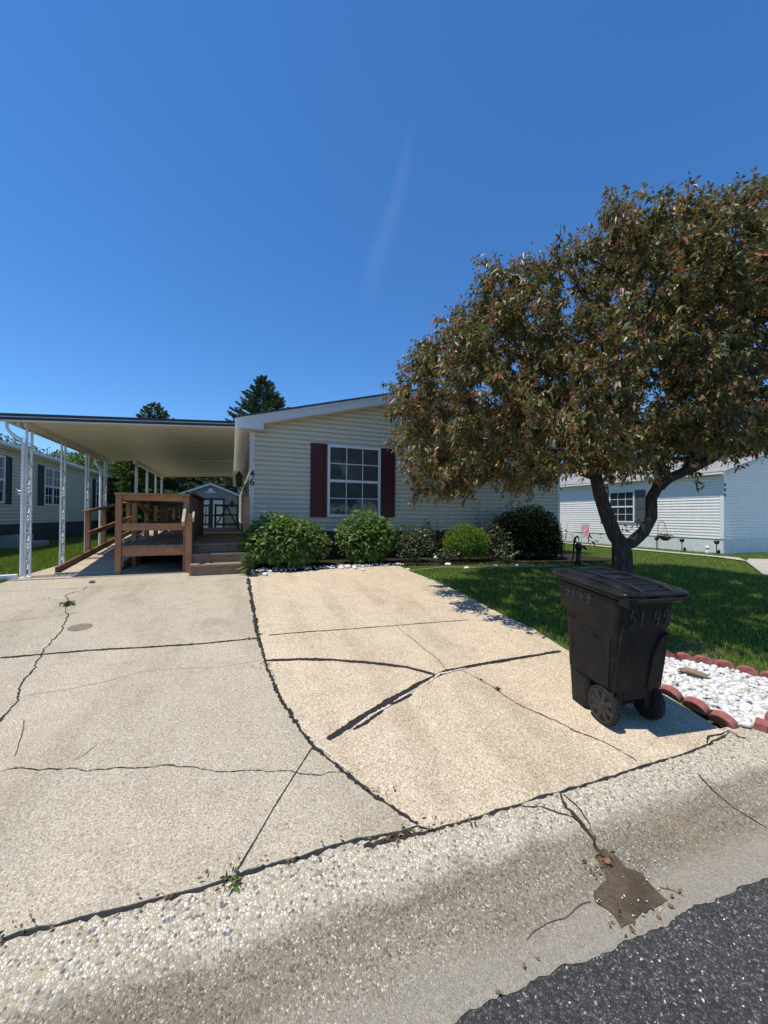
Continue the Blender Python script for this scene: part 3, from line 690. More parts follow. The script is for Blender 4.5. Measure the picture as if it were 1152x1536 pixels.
# roof
OH, RK = .30, .27
ZR0 = 3.628
zr = lambda x: ZR0+SLOPE*(min(x-HX0, HX1-x))
m = MB()
for sgn in (0, 1):
    xe = HX0-OH if sgn == 0 else HX1+OH
    poly = [(xe, zr(xe)), (XA, zr(XA)), (XA, zr(XA)+.035), (xe, zr(xe)+.035)]
    m.prism(poly, 'Y', HY-RK-.03, HYB+.3)
m.build('roof', M['shingle'], house)
FH = .2
m = MB()
for sgn in (0, 1):
    xe = HX0-OH if sgn == 0 else HX1+OH
    poly = [(xe, zr(xe)-.002), (XA, zr(XA)-.002), (XA, zr(XA)-FH), (xe, zr(xe)-FH)]
    m.prism(poly, 'Y', HY-RK, HY-RK+.022)
    m.prism([(xe, zr(xe)-.003), (XA, zr(XA)-.003), (XA, zr(XA)-.055), (xe, zr(xe)-.055)], 'Y', HY-RK-.014, HY-RK-.001)
m.build('rake_fascia', M['fascia'], house, bev=.002)
# eave return boxes, soffits
for sgn in (0, 1):
    f = (lambda x: x) if sgn == 0 else (lambda x: HX0+HX1-x)
    xa, xb = HX0-OH, HX0+.24; zb = 3.35; m = MB()
    poly = [(f(xa), zb), (f(xb), zb), (f(xb), zr(xb)-FH+.02), (f(xa), zr(xa)-.02)]
    m.prism(poly, 'Y', HY-RK-.004, HY-RK+.02); 
    m.prism([(f(xa+.001), zb), (f(xb-.001), zb), (f(xb-.001), zb+.02), (f(xa+.001), zb+.02)], 'Y', HY-RK+.021, HY-.03)
    m.box((f(xb)-.008, HY-RK+.0205, zb+.021), (f(xb)+.008, HY-.028, zr(xb)-FH+.02))
    m.build('eave_return', M['fascia'], house, bev=.003)
    m = MB(); m.box((f(xa)-.01, HY-RK+.021, zb-.005), (f(xa)+.012, HYB+.25, zr(xa)-.004)); m.build('eave_fascia', M['fascia'], house)
    m = MB(); m.box((f(xa+.013), HY-.029, zb-.002), (f(HX0-.004), HYB+.2, zb+.012))
    poly = [(f(xb+.01), zr(xb+.01)-FH+.002), (XA, zr(XA)-FH+.002), (XA, zr(XA)-FH+.014), (f(xb+.01), zr(xb+.01)-FH+.014)]
    m.prism(poly, 'Y', HY-RK+.023, HY+.004); m.build('soffit', M['soffit'], house)
WX0, WX1, WZ0, WZ1 = 1.99, 3.26, 1.565, 3.195
window(house, 'Y', HY-.012, -1, WX0, WX1, WZ0, WZ1)
shutter(house, 'Y', HY-.004, -1, 1.605, 1.975, WZ0-.01, WZ1+.01, 'shutter'); shutter(house, 'Y', HY-.004, -1, 3.275, 3.645, WZ0-.01, WZ1+.01, 'shutter')
for ch, zz in (('4', 2.39), ('6', 2.22)):
    text_mesh('house_number', ch, .20, M['paintnum'], house, Matrix.Translation((HX0+.033, HY-.032, zz)) @ Matrix.Rotation(PI/2, 4, 'X'))
# carriage lantern on the side wall under the carport
m = MB(); LX, LY, LZ = HX0, 10.6, 2.30
m.box((LX-.035, LY-.05, LZ-.10), (LX-.013, LY+.05, LZ+.10)); m.tube([(LX-.03, LY, LZ), (LX-.10, LY, LZ-.08), (LX-.17, LY, LZ-.06), (LX-.19, LY, LZ+.03)], .012, 6)
m.lathe([(.03, .02), (.06, .03), (.07, .05)], (LX-.19, LY, LZ), 6); m.lathe([(.095, .30), (.05, .36), (.015, .40), (.012, .43)], (LX-.19, LY, LZ), 6)
for k in range(6):
    a = 2*PI*k/6; m.beam((LX-.19+.065*math.cos(a), LY+.065*math.sin(a), LZ+.05), (LX-.19+.09*math.cos(a), LY+.09*math.sin(a), LZ+.30), .012, .012)
lan = m.build('wall_lantern', M['iron'], house)
m = MB(); m.lathe([(.055, .052), (.078, .295)], (LX-.19, LY, LZ), 6); m.build('lantern_glass', M['glass_dark'], lan)
# porch door on the side wall
m = MB(); m.box((HX0-.03, 11.6, 1.09), (HX0-.013, 12.5, 3.12)); d = m.build('door', M['trim'], house, bev=.004)
m = MB(); m.box((HX0-.04, 11.75, 2.1), (HX0-.031, 12.35, 2.95)); m.build('pane', M['glass_dark'], d)

# ---------------------------------------------------------------- white house on the right
NX, NY, NYB, NX1 = 15.2, 7.75, 24.0, 23.4
ng = gz(NX, NY); nz0, nze = .915, 3.10
nb = thing('house', 'white sided house with slate shutters and pale ribbed skirting beyond the lawn on the right', 'house', (19, 12, ng))
NXA = (NX+NX1)/2
def ngab(z):
    if z <= nze: return (NX, NX1)
    d = (z-nze)/.29; return (min(NX+d, NXA), max(NX1-d, NXA))
m = MB(); lap_wall(m, 'X', NX, -1, NY, NYB, nz0, lambda z: (NY, NYB) if z < nze-.02 else (NY, NY)); m.build('side_wall', M['siding_r'], nb, fix=False)
m = MB(); lap_wall(m, 'Y', NY, -1, NX, NX1, nz0, ngab); m.build('front_wall', M['siding_r'], nb, fix=False)
m = MB(); skirting(m, 'X', NX+.012, -1, NY, NYB, ng-.1, nz0-.004, .2); skirting(m, 'Y', NY+.012, -1, NX, NX1, ng-.15, nz0-.004, .2); m.build('skirting', M['skirt_white'], nb)
m = MB(); m.box((NX-.022, NY-.024, nz0), (NX-.001, NY+.09, nze-.02)); m.box((NX-.0005, NY-.024, nz0), (NX+.09, NY-.002, nze-.02)); m.build('corner_board', M['trim'], nb, bev=.003)
zn = lambda x: nze+.10+.29*(min(x-NX, NX1-x)); NO = .27
m = MB()
for s in (0, 1):
    xe = NX-NO if s == 0 else NX1+NO
    m.prism([(xe, zn(xe)), (NXA, zn(NXA)), (NXA, zn(NXA)+.035), (xe, zn(xe)+.035)], 'Y', NY-.2, NYB+.3)
m.build('roof', M['shingle_r'], nb)
m = MB()
for s in (0, 1):
    xe = NX-NO if s == 0 else NX1+NO
    m.prism([(xe, zn(xe)-.003), (NXA, zn(NXA)-.003), (NXA, zn(NXA)-.15), (xe, zn(xe)-.15)], 'Y', NY-.17, NY-.148)
m.prism([(NX-NO, nze-.03), (NX+.2, nze-.03), (NX+.2, zn(NX+.2)-.13), (NX-NO, zn(NX-NO)-.01)], 'Y', NY-.175, NY-.146)
m.build('rake_fascia', M['fascia'], nb, bev=.002)
m = MB(); m.box((NX-NO-.012, NY-.145, nze-.035), (NX-NO+.01, NYB+.2, zn(NX-NO)-.004)); m.build('eave_fascia', M['trim'], nb)
m = MB(); m.box((NX-NO+.011, NY-.145, nze-.03), (NX-.004, NYB+.2, nze-.015)); m.prism([(NX+.21, zn(NX+.21)-.148), (NXA, zn(NXA)-.148), (NXA, zn(NXA)-.136), (NX+.21, zn(NX+.21)-.136)], 'Y', NY-.147, NY+.004); m.build('soffit', M['trim'], nb)
def onwall(px, X):
    d = ray(px, 770); return X/d.x*d.y
y0, y1 = onwall(953, NX), onwall(915, NX)
window(nb, 'X', NX-.012, -1, y0, y1, 1.40, 2.70, glass='glass_dark')
shutter(nb, 'X', NX-.004, -1, y0-.42, y0-.02, 1.36, 2.71, 'shutter_r'); shutter(nb, 'X', NX-.004, -1, y1+.02, y1+.42, 1.36, 2.71, 'shutter_r')
for zz in (2.72, 2.55, 2.38):
    m = MB(); m.lathe([(.045, -.03), (.06, -.028), (.05, -.024)], (NX+.04, NY, zz), 8, 'Y'); m.build('wall_plaque', M['iron'], nb)

# ---------------------------------------------------------------- sage house on the left
LXW, LY0, LYB = -5.95, 9.0, 25.3
lg = .62; lz0, lze = 1.27, 3.40; LX0 = LXW-8.2; LXA = (LXW+LX0)/2
lh = thing('house', 'pale sage sided house with black shutters seen past the carport posts', 'house', (-8, 15, lg))
def lgab(z):
    if z <= lze: return (LX0, LXW)
    d = (z-lze)/.29; return (min(LX0+d, LXA), max(LXW-d, LXA))
m = MB(); lap_wall(m, 'X', LXW, 1, LY0, LYB, lz0, lambda z: (LY0, LYB) if z < lze-.02 else (LY0, LY0)); m.build('side_wall', M['siding_l'], lh, fix=False)
m = MB(); lap_wall(m, 'Y', LY0, -1, LX0, LXW, lz0, lgab); m.build('gable_wall', M['siding_l'], lh, fix=False); m = MB(); lap_wall(m, 'Y', LYB, 1, LX0, LXW, lz0, lgab); m.build('gable_wall', M['siding_l'], lh, fix=False)
m = MB(); m.box((LXW-.2, LY0, .4), (LXW-.01, LYB, lz0-.004)); m.box((LX0, LY0+.01, .4), (LXW-.21, LY0+.2, lz0-.004))
y = LY0
while y < LYB: m.box((LXW-.009, y, .4), (LXW+.012, min(LYB, y+1.9), lz0-.02)); y += 1.93
m.build('skirting', M['skirt_dark'], lh)
zl = lambda x: lze+.09+.29*(min(x-LX0, LXW-x)); m = MB()
for s in (0, 1):
    xe = LXW+.28 if s == 0 else LX0-.28
    m.prism([(xe, zl(xe)), (LXA, zl(LXA)), (LXA, zl(LXA)+.035), (xe, zl(xe)+.035)], 'Y', LY0-.2, LYB+.25)
m.build('roof', M['shingle'], lh)
m = MB(); m.box((LXW+.28, LY0-.2, lze-.01), (LXW+.36, LYB+.24, lze+.085)); m.build('gutter', M['white_metal'], lh, bev=.01)
m = MB(); m.box((LXW+.005, LY0-.2, lze-.02), (LXW+.279, LYB+.2, lze-.005)); m.build('soffit', M['trim'], lh)
m = MB(); m.tube([(LXW+.3, LYB-.05, lze-.01), (LXW+.3, LYB-.05, lze-.12), (LXW+.06, LYB-.03, lze-.30), (LXW+.06, LYB-.03, .75)], .035, 6); m.build('downspout', M['white_metal'], lh)
for (a, b, mu) in ((12.35, 13.85, 2), (16.3, 17.65, 2), (21.6, 22.6, 1)):
    window(lh, 'X', LXW+.012, 1, a, b, 1.86, 3.17, cols=2, rows=2, glass='glass_dark', mull=mu, gtop='curtain')
    shutter(lh, 'X', LXW+.004, 1, a-.40, a-.02, 1.84, 3.19, 'shutter_l'); shutter(lh, 'X', LXW+.004, 1, b+.02, b+.40, 1.84, 3.19, 'shutter_l')
m = MB(); m.lathe([(.14, 0), (.14, .45), (.2, .46), (.2, .56), (.1, .62)], (LXA+1.4, 18.6, zl(LXA+1.4)-.05), 10); m.build('chimney', plain('flue_brown', (.10, .075, .06), .6), lh)
mb = MB(); mb.box((-5.85, 13.3, .6), (-5.15, 14.6, .78)); mb.box((-5.85, 13.5, .782), (-5.45, 14.4, .97))
tag(mb.build('entry_steps', M['walk'], None, (-5.5, 14, .6), bev=.015), 'low grey concrete steps against the dark skirting of the sage house', 'steps')
# white gable further back
fb = thing('house', 'small white gabled house behind the sage house', 'house', (-7.6, 33, lg))
m = MB(); fg = lambda z: (-9.6, -5.7) if z < 3.0 else (-9.6+(z-3)/.5, -5.7-(z-3)/.5) if z < 3.9 else (-7.65, -7.65)
lap_wall(m, 'Y', 30.6, -1, -9.6, -5.7, .65, fg); m.box((-9.55, 30.65, .65), (-5.72, 37, 3.0)); m.build('wall', M['siding_r'], fb, fix=False)
m = MB()
for a, b in (((-5.5, 2.92), (-7.65, 4.0)), ((-9.8, 2.92), (-7.65, 4.0))): m.prism([a, b, (b[0], b[1]+.1), (a[0], a[1]+.1)], 'Y', 30.3, 37.3)
m.build('roof', M['fascia'], fb)
window(fb, 'Y', 30.59, -1, -6.9, -6.05, 1.3, 2.5, cols=2, rows=2, glass='glass_dark')
# shed at the back
sh = thing('garden_shed', 'pale grey gabled shed with dark trimmed double doors behind the deck', 'shed', (-1.15, 23.4, .62))
SX0, SX1, SY = -2.35, .25, 22.0; SA = (SX0+SX1)/2; sz = 2.62
sg = lambda z: (SX0, SX1) if z <= sz else (min(SX0+(z-sz)/.42, SA), max(SX1-(z-sz)/.42, SA))
m = MB(); lap_wall(m, 'Y', SY, -1, SX0, SX1, .66, sg); m.box((SX0+.01, SY+.03, .6), (SX1-.01, SY+3.4, sz)); m.build('wall', sidingmat('grey_shed_siding', (.30, .33, .33)), sh, fix=False)
m = MB()
for xe in (SX0-.3, SX1+.3):
    k = sz-.10; m.prism([(xe, k), (SA, sz+.55), (SA, sz+.63), (xe, k+.08)], 'Y', SY-.22, SY+3.6)
m.build('roof', M['shingle_blue'], sh)
m = MB()
for xe in (SX0-.3, SX1+.3):
    k = sz-.10; m.prism([(xe, k-.05), (SA, sz+.50), (SA, sz+.60), (xe, k+.05)], 'Y', SY-.245, SY-.222)
m.build('rake_fascia', plain('pale_blue_trim', (.42, .52, .58), .5), sh)
for (a, b) in ((-1.62, -1.02), (-1.0, -.38)):
    m = MB(); m.box((a, SY-.045, .70), (b, SY-.015, 2.42)); dd = m.build('door', M['corner'], sh)
    m = MB()
    for (p, q, r, s) in ((a-.02, a+.07, .68, 2.44), (b-.07, b+.02, .68, 2.44), (a+.071, b-.071, 2.34, 2.44), (a+.071, b-.071, 1.5, 1.58), (a+.071, b-.071, .68, .78)):
        m.box((p, SY-.065, r), (q, SY-.046, s))
    m.build('door_trim', M['shutter_l'], dd)
m = MB(); m.lathe([(.03, -.12), (.07, -.08), (.09, .12), (.03, .2)], (.0, SY-.10, 2.12), 8); m.box((-.04, SY-.06, 2.05), (.04, SY-.02, 2.2)); m.build('lamp', M['iron'], sh)
m = MB(); m.lathe([(.10, -.03), (.14, 0), (.10, .03)], (SA, SY-.06, sz+.22), 10, 'Y'); m.box((SA-.25, SY-.09, sz+.1), (SA+.25, SY-.03, sz+.16)); m.build('flood_light', M['white_metal'], sh)
# blue roofed building beyond the shed
bb = thing('house', 'blue roofed building partly hidden behind the shed', 'house', (2, 33, .62))
m = MB(); m.box((-.9, 31, .6), (7, 38, 3.0)); m.build('wall', M['siding_r'], bb)
m = MB(); m.prism([(-1.3, 3.0), (3, 4.5), (3, 4.62), (-1.3, 3.12)], 'Y', 30.6, 38.3); m.prism([(7.4, 3.0), (3, 4.5), (3, 4.62), (7.4, 3.12)], 'Y', 30.6, 38.3); m.build('roof', M['shingle_blue'], bb)
# ================================================================ CARPORT, DECK
CX0, CX1, CY0, CY1 = -3.10, .036, 7.20, 11.9
czt = lambda x: 3.03+(x-CX0)*.0605          # top of the pan
cp = thing('carport', 'white metal carport with black edged flat roof and ornamental posts joined to the house', 'carport', (-1.5, 9.5, .618))
def pan(name, parent, x0, x1, y0, y1, zt, th=.07):
    m = MB(); x = x0; w = .305
    m.add([(x0, y0, zt(x0)), (x1, y0, zt(x1)), (x1, y1, zt(x1)), (x0, y1, zt(x0))], [(0, 1, 2, 3)])
    m.add([(x0, y0, zt(x0)-th), (x1, y0, zt(x1)-th), (x1, y1, zt(x1)-th), (x0, y1, zt(x0)-th)], [(3, 2, 1, 0)])
    m.add([(x0, y0, zt(x0)), (x1, y0, zt(x1)), (x1, y0, zt(x1)-th), (x0, y0, zt(x0)-th), (x0, y1, zt(x0)), (x1, y1, zt(x1)), (x1, y1, zt(x1)-th), (x0, y1, zt(x0)-th)],
          [(3, 2, 1, 0), (4, 5, 6, 7), (0, 4, 7, 3), (1, 2, 6, 5)])
    y = y0+w
    while y < y1-.05:                                                     # standing seams across the pans
        m.prism([(x0+.01, zt(x0+.01)-th-.006), (x1-.01, zt(x1-.01)-th-.006), (x1-.01, zt(x1-.01)-th-.0005), (x0+.01, zt(x0+.01)-th-.0005)], 'Y', y, y+.008); y += w
    return m.build(name, M['canopy'], parent)
pan('roof_panel', cp, CX0+.02, CX1, CY0+.01, CY1, czt)
m = MB()
def edge(mb, za, zb, y0, y1, mi): mb.prism([(CX0-.05, czt(CX0)+za), (CX1-.002, czt(CX1)+za), (CX1-.002, czt(CX1)+zb), (CX0-.05, czt(CX0)+zb)], 'Y', y0, y1, mi)
edge(m, .005, -.034, CY0-.03, CY0+.009, 0); edge(m, -.0345, -.049, CY0-.022, CY0+.009, 1); edge(m, -.0495, -.088, CY0-.03, CY0+.009, 0); edge(m, -.0885, -.106, CY0-.018, CY0+.03, 1)
m.build('front_fascia', [M['black_trim'], M['white_metal']], cp)
m = MB(); m.box((CX0-.05, CY0+.0095, czt(CX0)-.09), (CX0+.019, CY1, czt(CX0)-.0)); m.build('gutter', M['white_metal'], cp, bev=.012)
PX = -2.91; PB = czt(PX)-.07
m = MB(); m.box((PX-.05, CY0+.05, PB-.10), (PX-.03, CY1-.02, PB-.001)); m.box((PX+.03, CY0+.05, PB-.10), (PX+.05, CY1-.02, PB-.001)); m.box((PX-.0295, CY0+.05, PB-.03), (PX+.0295, CY1-.02, PB-.001)); m.build('beam', M['canopy'], cp)
def scroll(mb, x, y0, y1, z, h):
    pts = []
    for k in range(13):
        t = k/12; pts.append((x, (y0+y1)/2+math.sin(t*2*PI)*(y1-y0)*.36, z+t*h))
    mb.tube(pts, .010, 5)
    for yy, zz in ((y0+.045, z+h*.25), (y1-.045, z+h*.75)):
        ring = [(x, yy+.028*math.cos(a), zz+.034*math.sin(a)) for a in np.linspace(0, 5.2, 10)]
        mb.tube(ring, .011, 5); mb.lathe([(.006, -.018), (.026, -.012), (.026, .012), (.006, .018)], (x, yy, zz), 6, 'X')
def post(parent, x, y, z0, z1, d=.16, orn=(.12, 1.95), name='post', tw=.03):
    m = MB(); h = tw/2
    for yy in (y, y+d): m.box((x-h, yy-h, z0), (x+h, yy+h, z1))
    m.box((x-.045, y-.045, z0-.002), (x+.045, y+d+.045, z0+.008))
    p = m.build(name, M['white_metal'], parent, bev=.004)
    m = MB(); z = z0+orn[0]
    while z < z0+orn[1]-.3: scroll(m, x, y+h, y+d-h, z, .40); z += .43
    m.box((x-.008, y+h, z1-.35), (x+.008, y+d-h, z1-.335))
    m.build('scrollwork', M['white_metal'], p)
for y in (7.42, 8.71, 9.98, 11.25): post(cp, PX, y, gz(PX, y)-.005, PB-.03)
m = MB(); m.tube([(CX0-.01, 7.33, czt(CX0)-.085), (CX0-.01, 7.33, czt(CX0)-.17), (CX0+.03, 7.33, czt(CX0)-.24), (PX-.05, 7.345, czt(CX0)-.33), (PX-.012, 7.35, czt(CX0)-.42), (PX-.012, 7.352, .66)], .022, 8); m.build('downspout', M['white_metal'], cp, smooth=True)
m = MB(); m.tube([(CX0-.01, 11.3, czt(CX0)-.085), (CX0-.01, 11.3, czt(CX0)-.17), (CX0+.03, 11.3, czt(CX0)-.26), (PX-.075, 11.24, czt(CX0)-.36), (PX-.06, 11.2, czt(CX0)-.46), (PX-.06, 11.2, .66)], .032, 8); m.build('downspout', M['white_metal'], cp, smooth=True)
m = MB(); m.tube([(PX-.035, 7.44, 1.93), (PX-.10, 7.44, 1.93), (PX-.12, 7.44, 1.96)], .009, 6); m.tube([(PX-.035, 7.44, 1.90), (PX-.085, 7.44, 1.88), (PX-.105, 7.44, 1.90)], .009, 6); m.build('hook', M['white_metal'], cp)
mb = MB(); mb.beam((PX-.05, 7.33, .655), (-4.6, 6.95, .64), .085, .065)
tag(mb.build('downspout_extension', M['white_metal'], None, (-3.8, 7.1, .62), bev=.01), 'white downspout extension lying on the grass left of the first carport post', 'downspout')

pc = thing('patio_cover', 'lower narrow cream metal cover over the back of the deck behind the carport', 'patio cover', (-1.2, 14, 1.08))
z2 = lambda x: 3.08+(x+2.45)*.05
pan('roof_panel', pc, -2.45, .03, 11.97, 16.4, z2, .06)
m = MB(); m.box((-2.47, 11.97, 2.94), (-2.38, 16.4, 3.018)); m.build('beam', M['canopy'], pc)
m = MB(); m.prism([(-2.46, z2(-2.46)-.11), (.03, z2(.03)-.11), (.03, z2(.03)-.0005), (-2.46, z2(-2.46)-.0005)], 'Y', 16.401, 16.42); m.build('fascia', M['canopy'], pc)
for y in (12.1, 13.5, 14.9, 16.1): post(pc, -2.42, y, .612, 2.945, .14, (.1, 2.1), 'post', .036)

DZ = 1.08; GZ = .618
dk = thing('wooden_deck', 'brown wooden deck with steps, picket railings and an access ramp under the carport', 'deck', (-.8, 9, GZ))
def boards(mb, x0, x1, y0, y1, z, w=.14, th=.035, gap=.007):
    x = x0
    while x < x1-.03:
        e = min(x+w, x1); mb.box((x, y0+random.uniform(-.004, .004), z-th), (e-gap, y1, z+random.uniform(-.0015, .0015))); x += w
m = MB(); boards(m, -1.70, -.62, 7.34, 10.6, DZ); boards(m, -.618, .30, 7.50, 10.6, DZ); boards(m, -1.70, .30, 10.605, 16.2, DZ); m.build('floor', M['wood_grey'], dk, bev=.003)
m = MB(); m.box((-1.655, 7.352, DZ-.175), (-.76, 7.39, DZ-.037)); m.box((-1.70, 7.42, DZ-.175), (-1.665, 16.2, DZ-.037)); m.box((-1.66, 16.15, DZ-.175), (.30, 16.185, DZ-.037)); m.build('rim_board', M['wood'], dk, bev=.004)
for (a, b) in ((8.6, 8.64), (9.8, 9.84)):
    m = MB(); m.box((-1.66, a, DZ-.17), (.29, b, DZ-.037)); m.build('joist', M['wood_dark'], dk)
# three steps
for k in range(3):
    yf = 6.95+.275*k; zt = GZ+.154*(k+1); m = MB()
    m.box((-.62, yf+.012, zt-.154+(.0 if k else -.03)), (.27, yf+.045, zt-.041))
    if k < 2: m.box((-.63, yf-.008, zt-.039), (.28, yf+.145, zt)); m.box((-.63, yf+.151, zt-.039), (.28, yf+.285, zt))
    m.build('step', M['wood_grey'], dk, bev=.004)
for xx in (-.64, .272):
    m = MB(); m.prism([(6.97, GZ-.01), (7.5, GZ), (7.5, DZ-.05), (7.26, GZ+.26), (7.2, GZ+.11), (6.98, GZ+.105)], 'X', xx, xx+.018); m.build('stringer', M['wood'], dk)
# front rail
def dpost(x, y, z0, z1, mat='wood', s=.085):
    m = MB(); m.box((x-s/2, y-s/2, z0), (x+s/2, y+s/2, z1)); return m.build('post', M[mat], dk, bev=.006)
dpost(-1.70, 7.365, GZ, 1.905); dpost(-.725, 7.37, GZ, 1.905, 'wood'); dpost(-.665, 7.24, GZ-.005, 1.60); dpost(.262, 7.62, GZ, 1.93)
for y in (8.45, 9.55, 10.62, 12.2, 13.8, 15.4): dpost(-1.70, y, GZ, 1.905, 'wood')
for y in (8.45, 9.4, 10.6): dpost(-.70, y, DZ-.15, 1.95, 'wood_dark')
m = MB(); m.box((-1.755, 7.30, 1.906), (-.67, 7.44, 1.94)); m.box((-1.656, 7.345, 1.815), (-.77, 7.383, 1.9045)); m.build('top_rail', M['wood'], dk, bev=.004)
m = MB(); m.box((-1.656, 7.33, 1.325), (-.77, 7.368, 1.445)); m.build('mid_rail', M['wood'], dk, bev=.004)
m = MB(); m.beam((-.735, 6.98, 1.44), (-.735, 7.36, 1.74), .045, .09); m.beam((-.60, 7.12, 1.505), (-.60, 7.27, 1.62), .03, .09); m.build('hand_rail', M['wood_ramp'], dk, bev=.004)  # pale copy of the lumber paints the sunlight on the step rail
# picket screen beside the steps and railings round the landing
m = MB(); m.box((-.75, 7.442, 1.951), (-.62, 10.68, 1.985)); m.box((-.725, 7.45, 1.86), (-.685, 10.6, 1.945)); m.box((-.725, 7.45, 1.16), (-.685, 10.6, 1.25)); m.build('top_rail', M['wood_dark'], dk, bev=.004)
y = 7.50
while y < 10.5:
    m = MB(); m.box((-.684, y, 1.10), (-.66, y+.075, 1.90)); m.build('baluster', M['wood_dark'], dk); y += .105
for a_, b_ in (((-1.65, 10.58, 1.80), (-.75, 10.62, 1.88)), ((-1.65, 10.58, 1.20), (-.75, 10.62, 1.28)), ((-1.72, 10.54, 1.906), (-.72, 10.66, 1.94))):
    m = MB(); m.box(a_, b_); m.build('back_rail', M['wood_dark'], dk)
x = -1.60
while x < -.8:
    m = MB(); m.box((x, 10.55, 1.18), (x+.035, 10.579, 1.90)); m.build('baluster', M['wood_dark'], dk); x += .105
m = MB(); m.box((-1.72, 7.42, 1.80), (-1.68, 16.1, 1.885)); m.box((-1.72, 7.42, 1.32), (-1.68, 16.1, 1.42)); m.box((-1.76, 7.45, 1.906), (-1.64, 16.15, 1.94)); m.build('side_rail', M['wood_dark'], dk)
m = MB(); m.beam((-1.64, 8.5, 1.78), (-1.64, 9.5, 1.60), .04, .09); m.beam((-1.64, 9.6, 1.45), (-1.64, 8.5, 1.26), .04, .09); m.build('brace', M['wood'], dk)
# boards added under the deck to block light and darken the underside
m = MB(); m.box((-1.66, 8.7, GZ), (-1.64, 16.1, DZ-.18)); m.box((-1.63, 11.0, GZ), (.29, 11.02, DZ-.18)); m.build('shade_board', M['wood_dark'], dk)
# ramp
RX0, RX1, RY0, RY1 = -2.62, -1.77, 7.63, 12.6
rz = lambda y: GZ+.025+(y-RY0)/(RY1-RY0)*(DZ-GZ-.03)
m = MB(); y = RY0
while y < RY1:
    e = min(y+.14, RY1); m.add([(RX0, y, rz(y)), (RX1, y, rz(y)), (RX1, e-.005, rz(e)), (RX0, e-.005, rz(e)), (RX0, y, rz(y)-.034), (RX1, y, rz(y)-.034), (RX1, e-.005, rz(e)-.034), (RX0, e-.005, rz(e)-.034)],
          [(0, 1, 2, 3), (7, 6, 5, 4), (0, 4, 5, 1), (1, 5, 6, 2), (2, 6, 7, 3), (3, 7, 4, 0)]); y += .14
rp = m.build('ramp', M['wood_ramp'], dk)
m = MB(); m.beam((RX0+.02, RY0+.02, rz(RY0)+.05), (RX0+.02, RY1, rz(RY1)+.05), .038, .085); m.build('ramp_kerb', M['wood_dark'], rp)
m = MB(); m.beam((RX1-.02, RY0+.35, rz(RY0+.35)+.04), (RX1-.02, RY1, rz(RY1)+.04), .038, .07); m.beam((RX0+.32, 9.9, rz(9.9)+.02), (RX0+.32, RY1, rz(RY1)+.02), .09, .035); m.build('ramp_kerb', M['wood_ramp'], rp)
m = MB(); m.box((RX0, RY1+.004, DZ-.035), (-1.71, 14.0, DZ)); m.build('landing', M['wood_ramp'], dk)
for y in (9.3, 10.3, 11.4, 12.5): dpost(RX0-.045, y, GZ, rz(min(y, RY1))+.84, 'wood', .085)
m = MB(); m.beam((RX0-.03, 9.1, rz(9.1)+.86), (RX0-.03, 12.6, rz(12.6)+.86), .13, .035); m.build('hand_rail', M['wood'], dk, bev=.004)
m = MB(); m.beam((RX0+.016, 9.15, rz(9.15)+.42), (RX0+.016, 12.6, rz(12.6)+.42), .035, .10); m.build('mid_rail', M['wood'], dk, bev=.004)
gt = thing('deck_gate', 'dark gate with crossed braces at the far end of the deck walkway', 'gate', (-.2, 16.0, DZ))
m = MB()
for x in (-.62, .17): m.box((x, 15.95, DZ), (x+.07, 16.02, DZ+.92))
m.box((-.549, 15.96, DZ+.82), (.169, 16.01, DZ+.90)); m.box((-.549, 15.96, DZ+.10), (.169, 16.01, DZ+.17)); m.box((-.549, 15.965, DZ+.47), (.169, 16.005, DZ+.53))
m.build('frame', M['iron'], gt)
m = MB(); m.beam((-.54, 15.945, DZ+.12), (-.19, 15.945, DZ+.84), .05, .02, (0, 1, 0)); m.beam((.16, 15.945, DZ+.12), (-.19, 15.945, DZ+.84), .05, .02, (0, 1, 0)); m.build('brace', M['iron'], gt)
m = MB(); m.beam((-1.62, 16.0, DZ), (-1.62, 16.0, DZ+.9), .06, .06); m.beam((-.80, 16.0, DZ), (-.80, 16.0, DZ+.9), .06, .06); m.beam((-1.59, 16.0, DZ+.85), (-.83, 16.0, DZ+.85), .05, .07); m.beam((-1.59, 16.0, DZ+.14), (-.83, 16.0, DZ+.14), .05, .07)
for k in range(6): m.beam((-1.52+.12*k, 16.0, DZ+.17), (-1.52+.12*k, 16.0, DZ+.82), .03, .03)
m.build('end_railing', M['wood_dark'], dk)

# ================================================================ WHEELED BIN
def rring(hw, v0, v1, w, r=.05, n=5):
    pts = []
    for cx, cy, a0 in ((hw-r, v0+r, -PI/2), (hw-r, v1-r, 0), (-hw+r, v1-r, PI/2), (-hw+r, v0+r, PI)):
        for k in range(n+1):
            a = a0+PI/2*k/n; pts.append((cx+r*math.cos(a), cy+r*math.sin(a), w))
    return pts
q = G(903, 1084); BO = Vector((q.x, q.y, 0))
Rb = Matrix.Rotation(R(-8), 4, 'Z') @ Matrix.Diagonal((.84, .97, .98, 1))
off = Rb @ Vector((-.225, .16, 0)); base = Vector((q.x-off.x, q.y-off.y, 0)); base.z = gz(base.x, base.y)+.002
tr = Matrix.Translation(base) @ Rb @ Matrix.Rotation(math.atan(.088), 4, 'X')
base0 = tuple(base)
bn = thing('wheeled_bin', 'black plastic wheeled refuse bin standing on the driveway next to the stone bed', 'bin', base0)
SEC = [(.262, .238, .085, .535), (.30, .240, .08, .54), (.50, .250, .066, .563), (.68, .258, .055, .582), (.715, .260, .053, .588), (.735, .272, .048, .648), (.80, .276, .045, .66), (.90, .282, .04, .675), (.925, .284, .038, .68), (.93, .262, .05, .66), (.945, .262, .05, .66)]
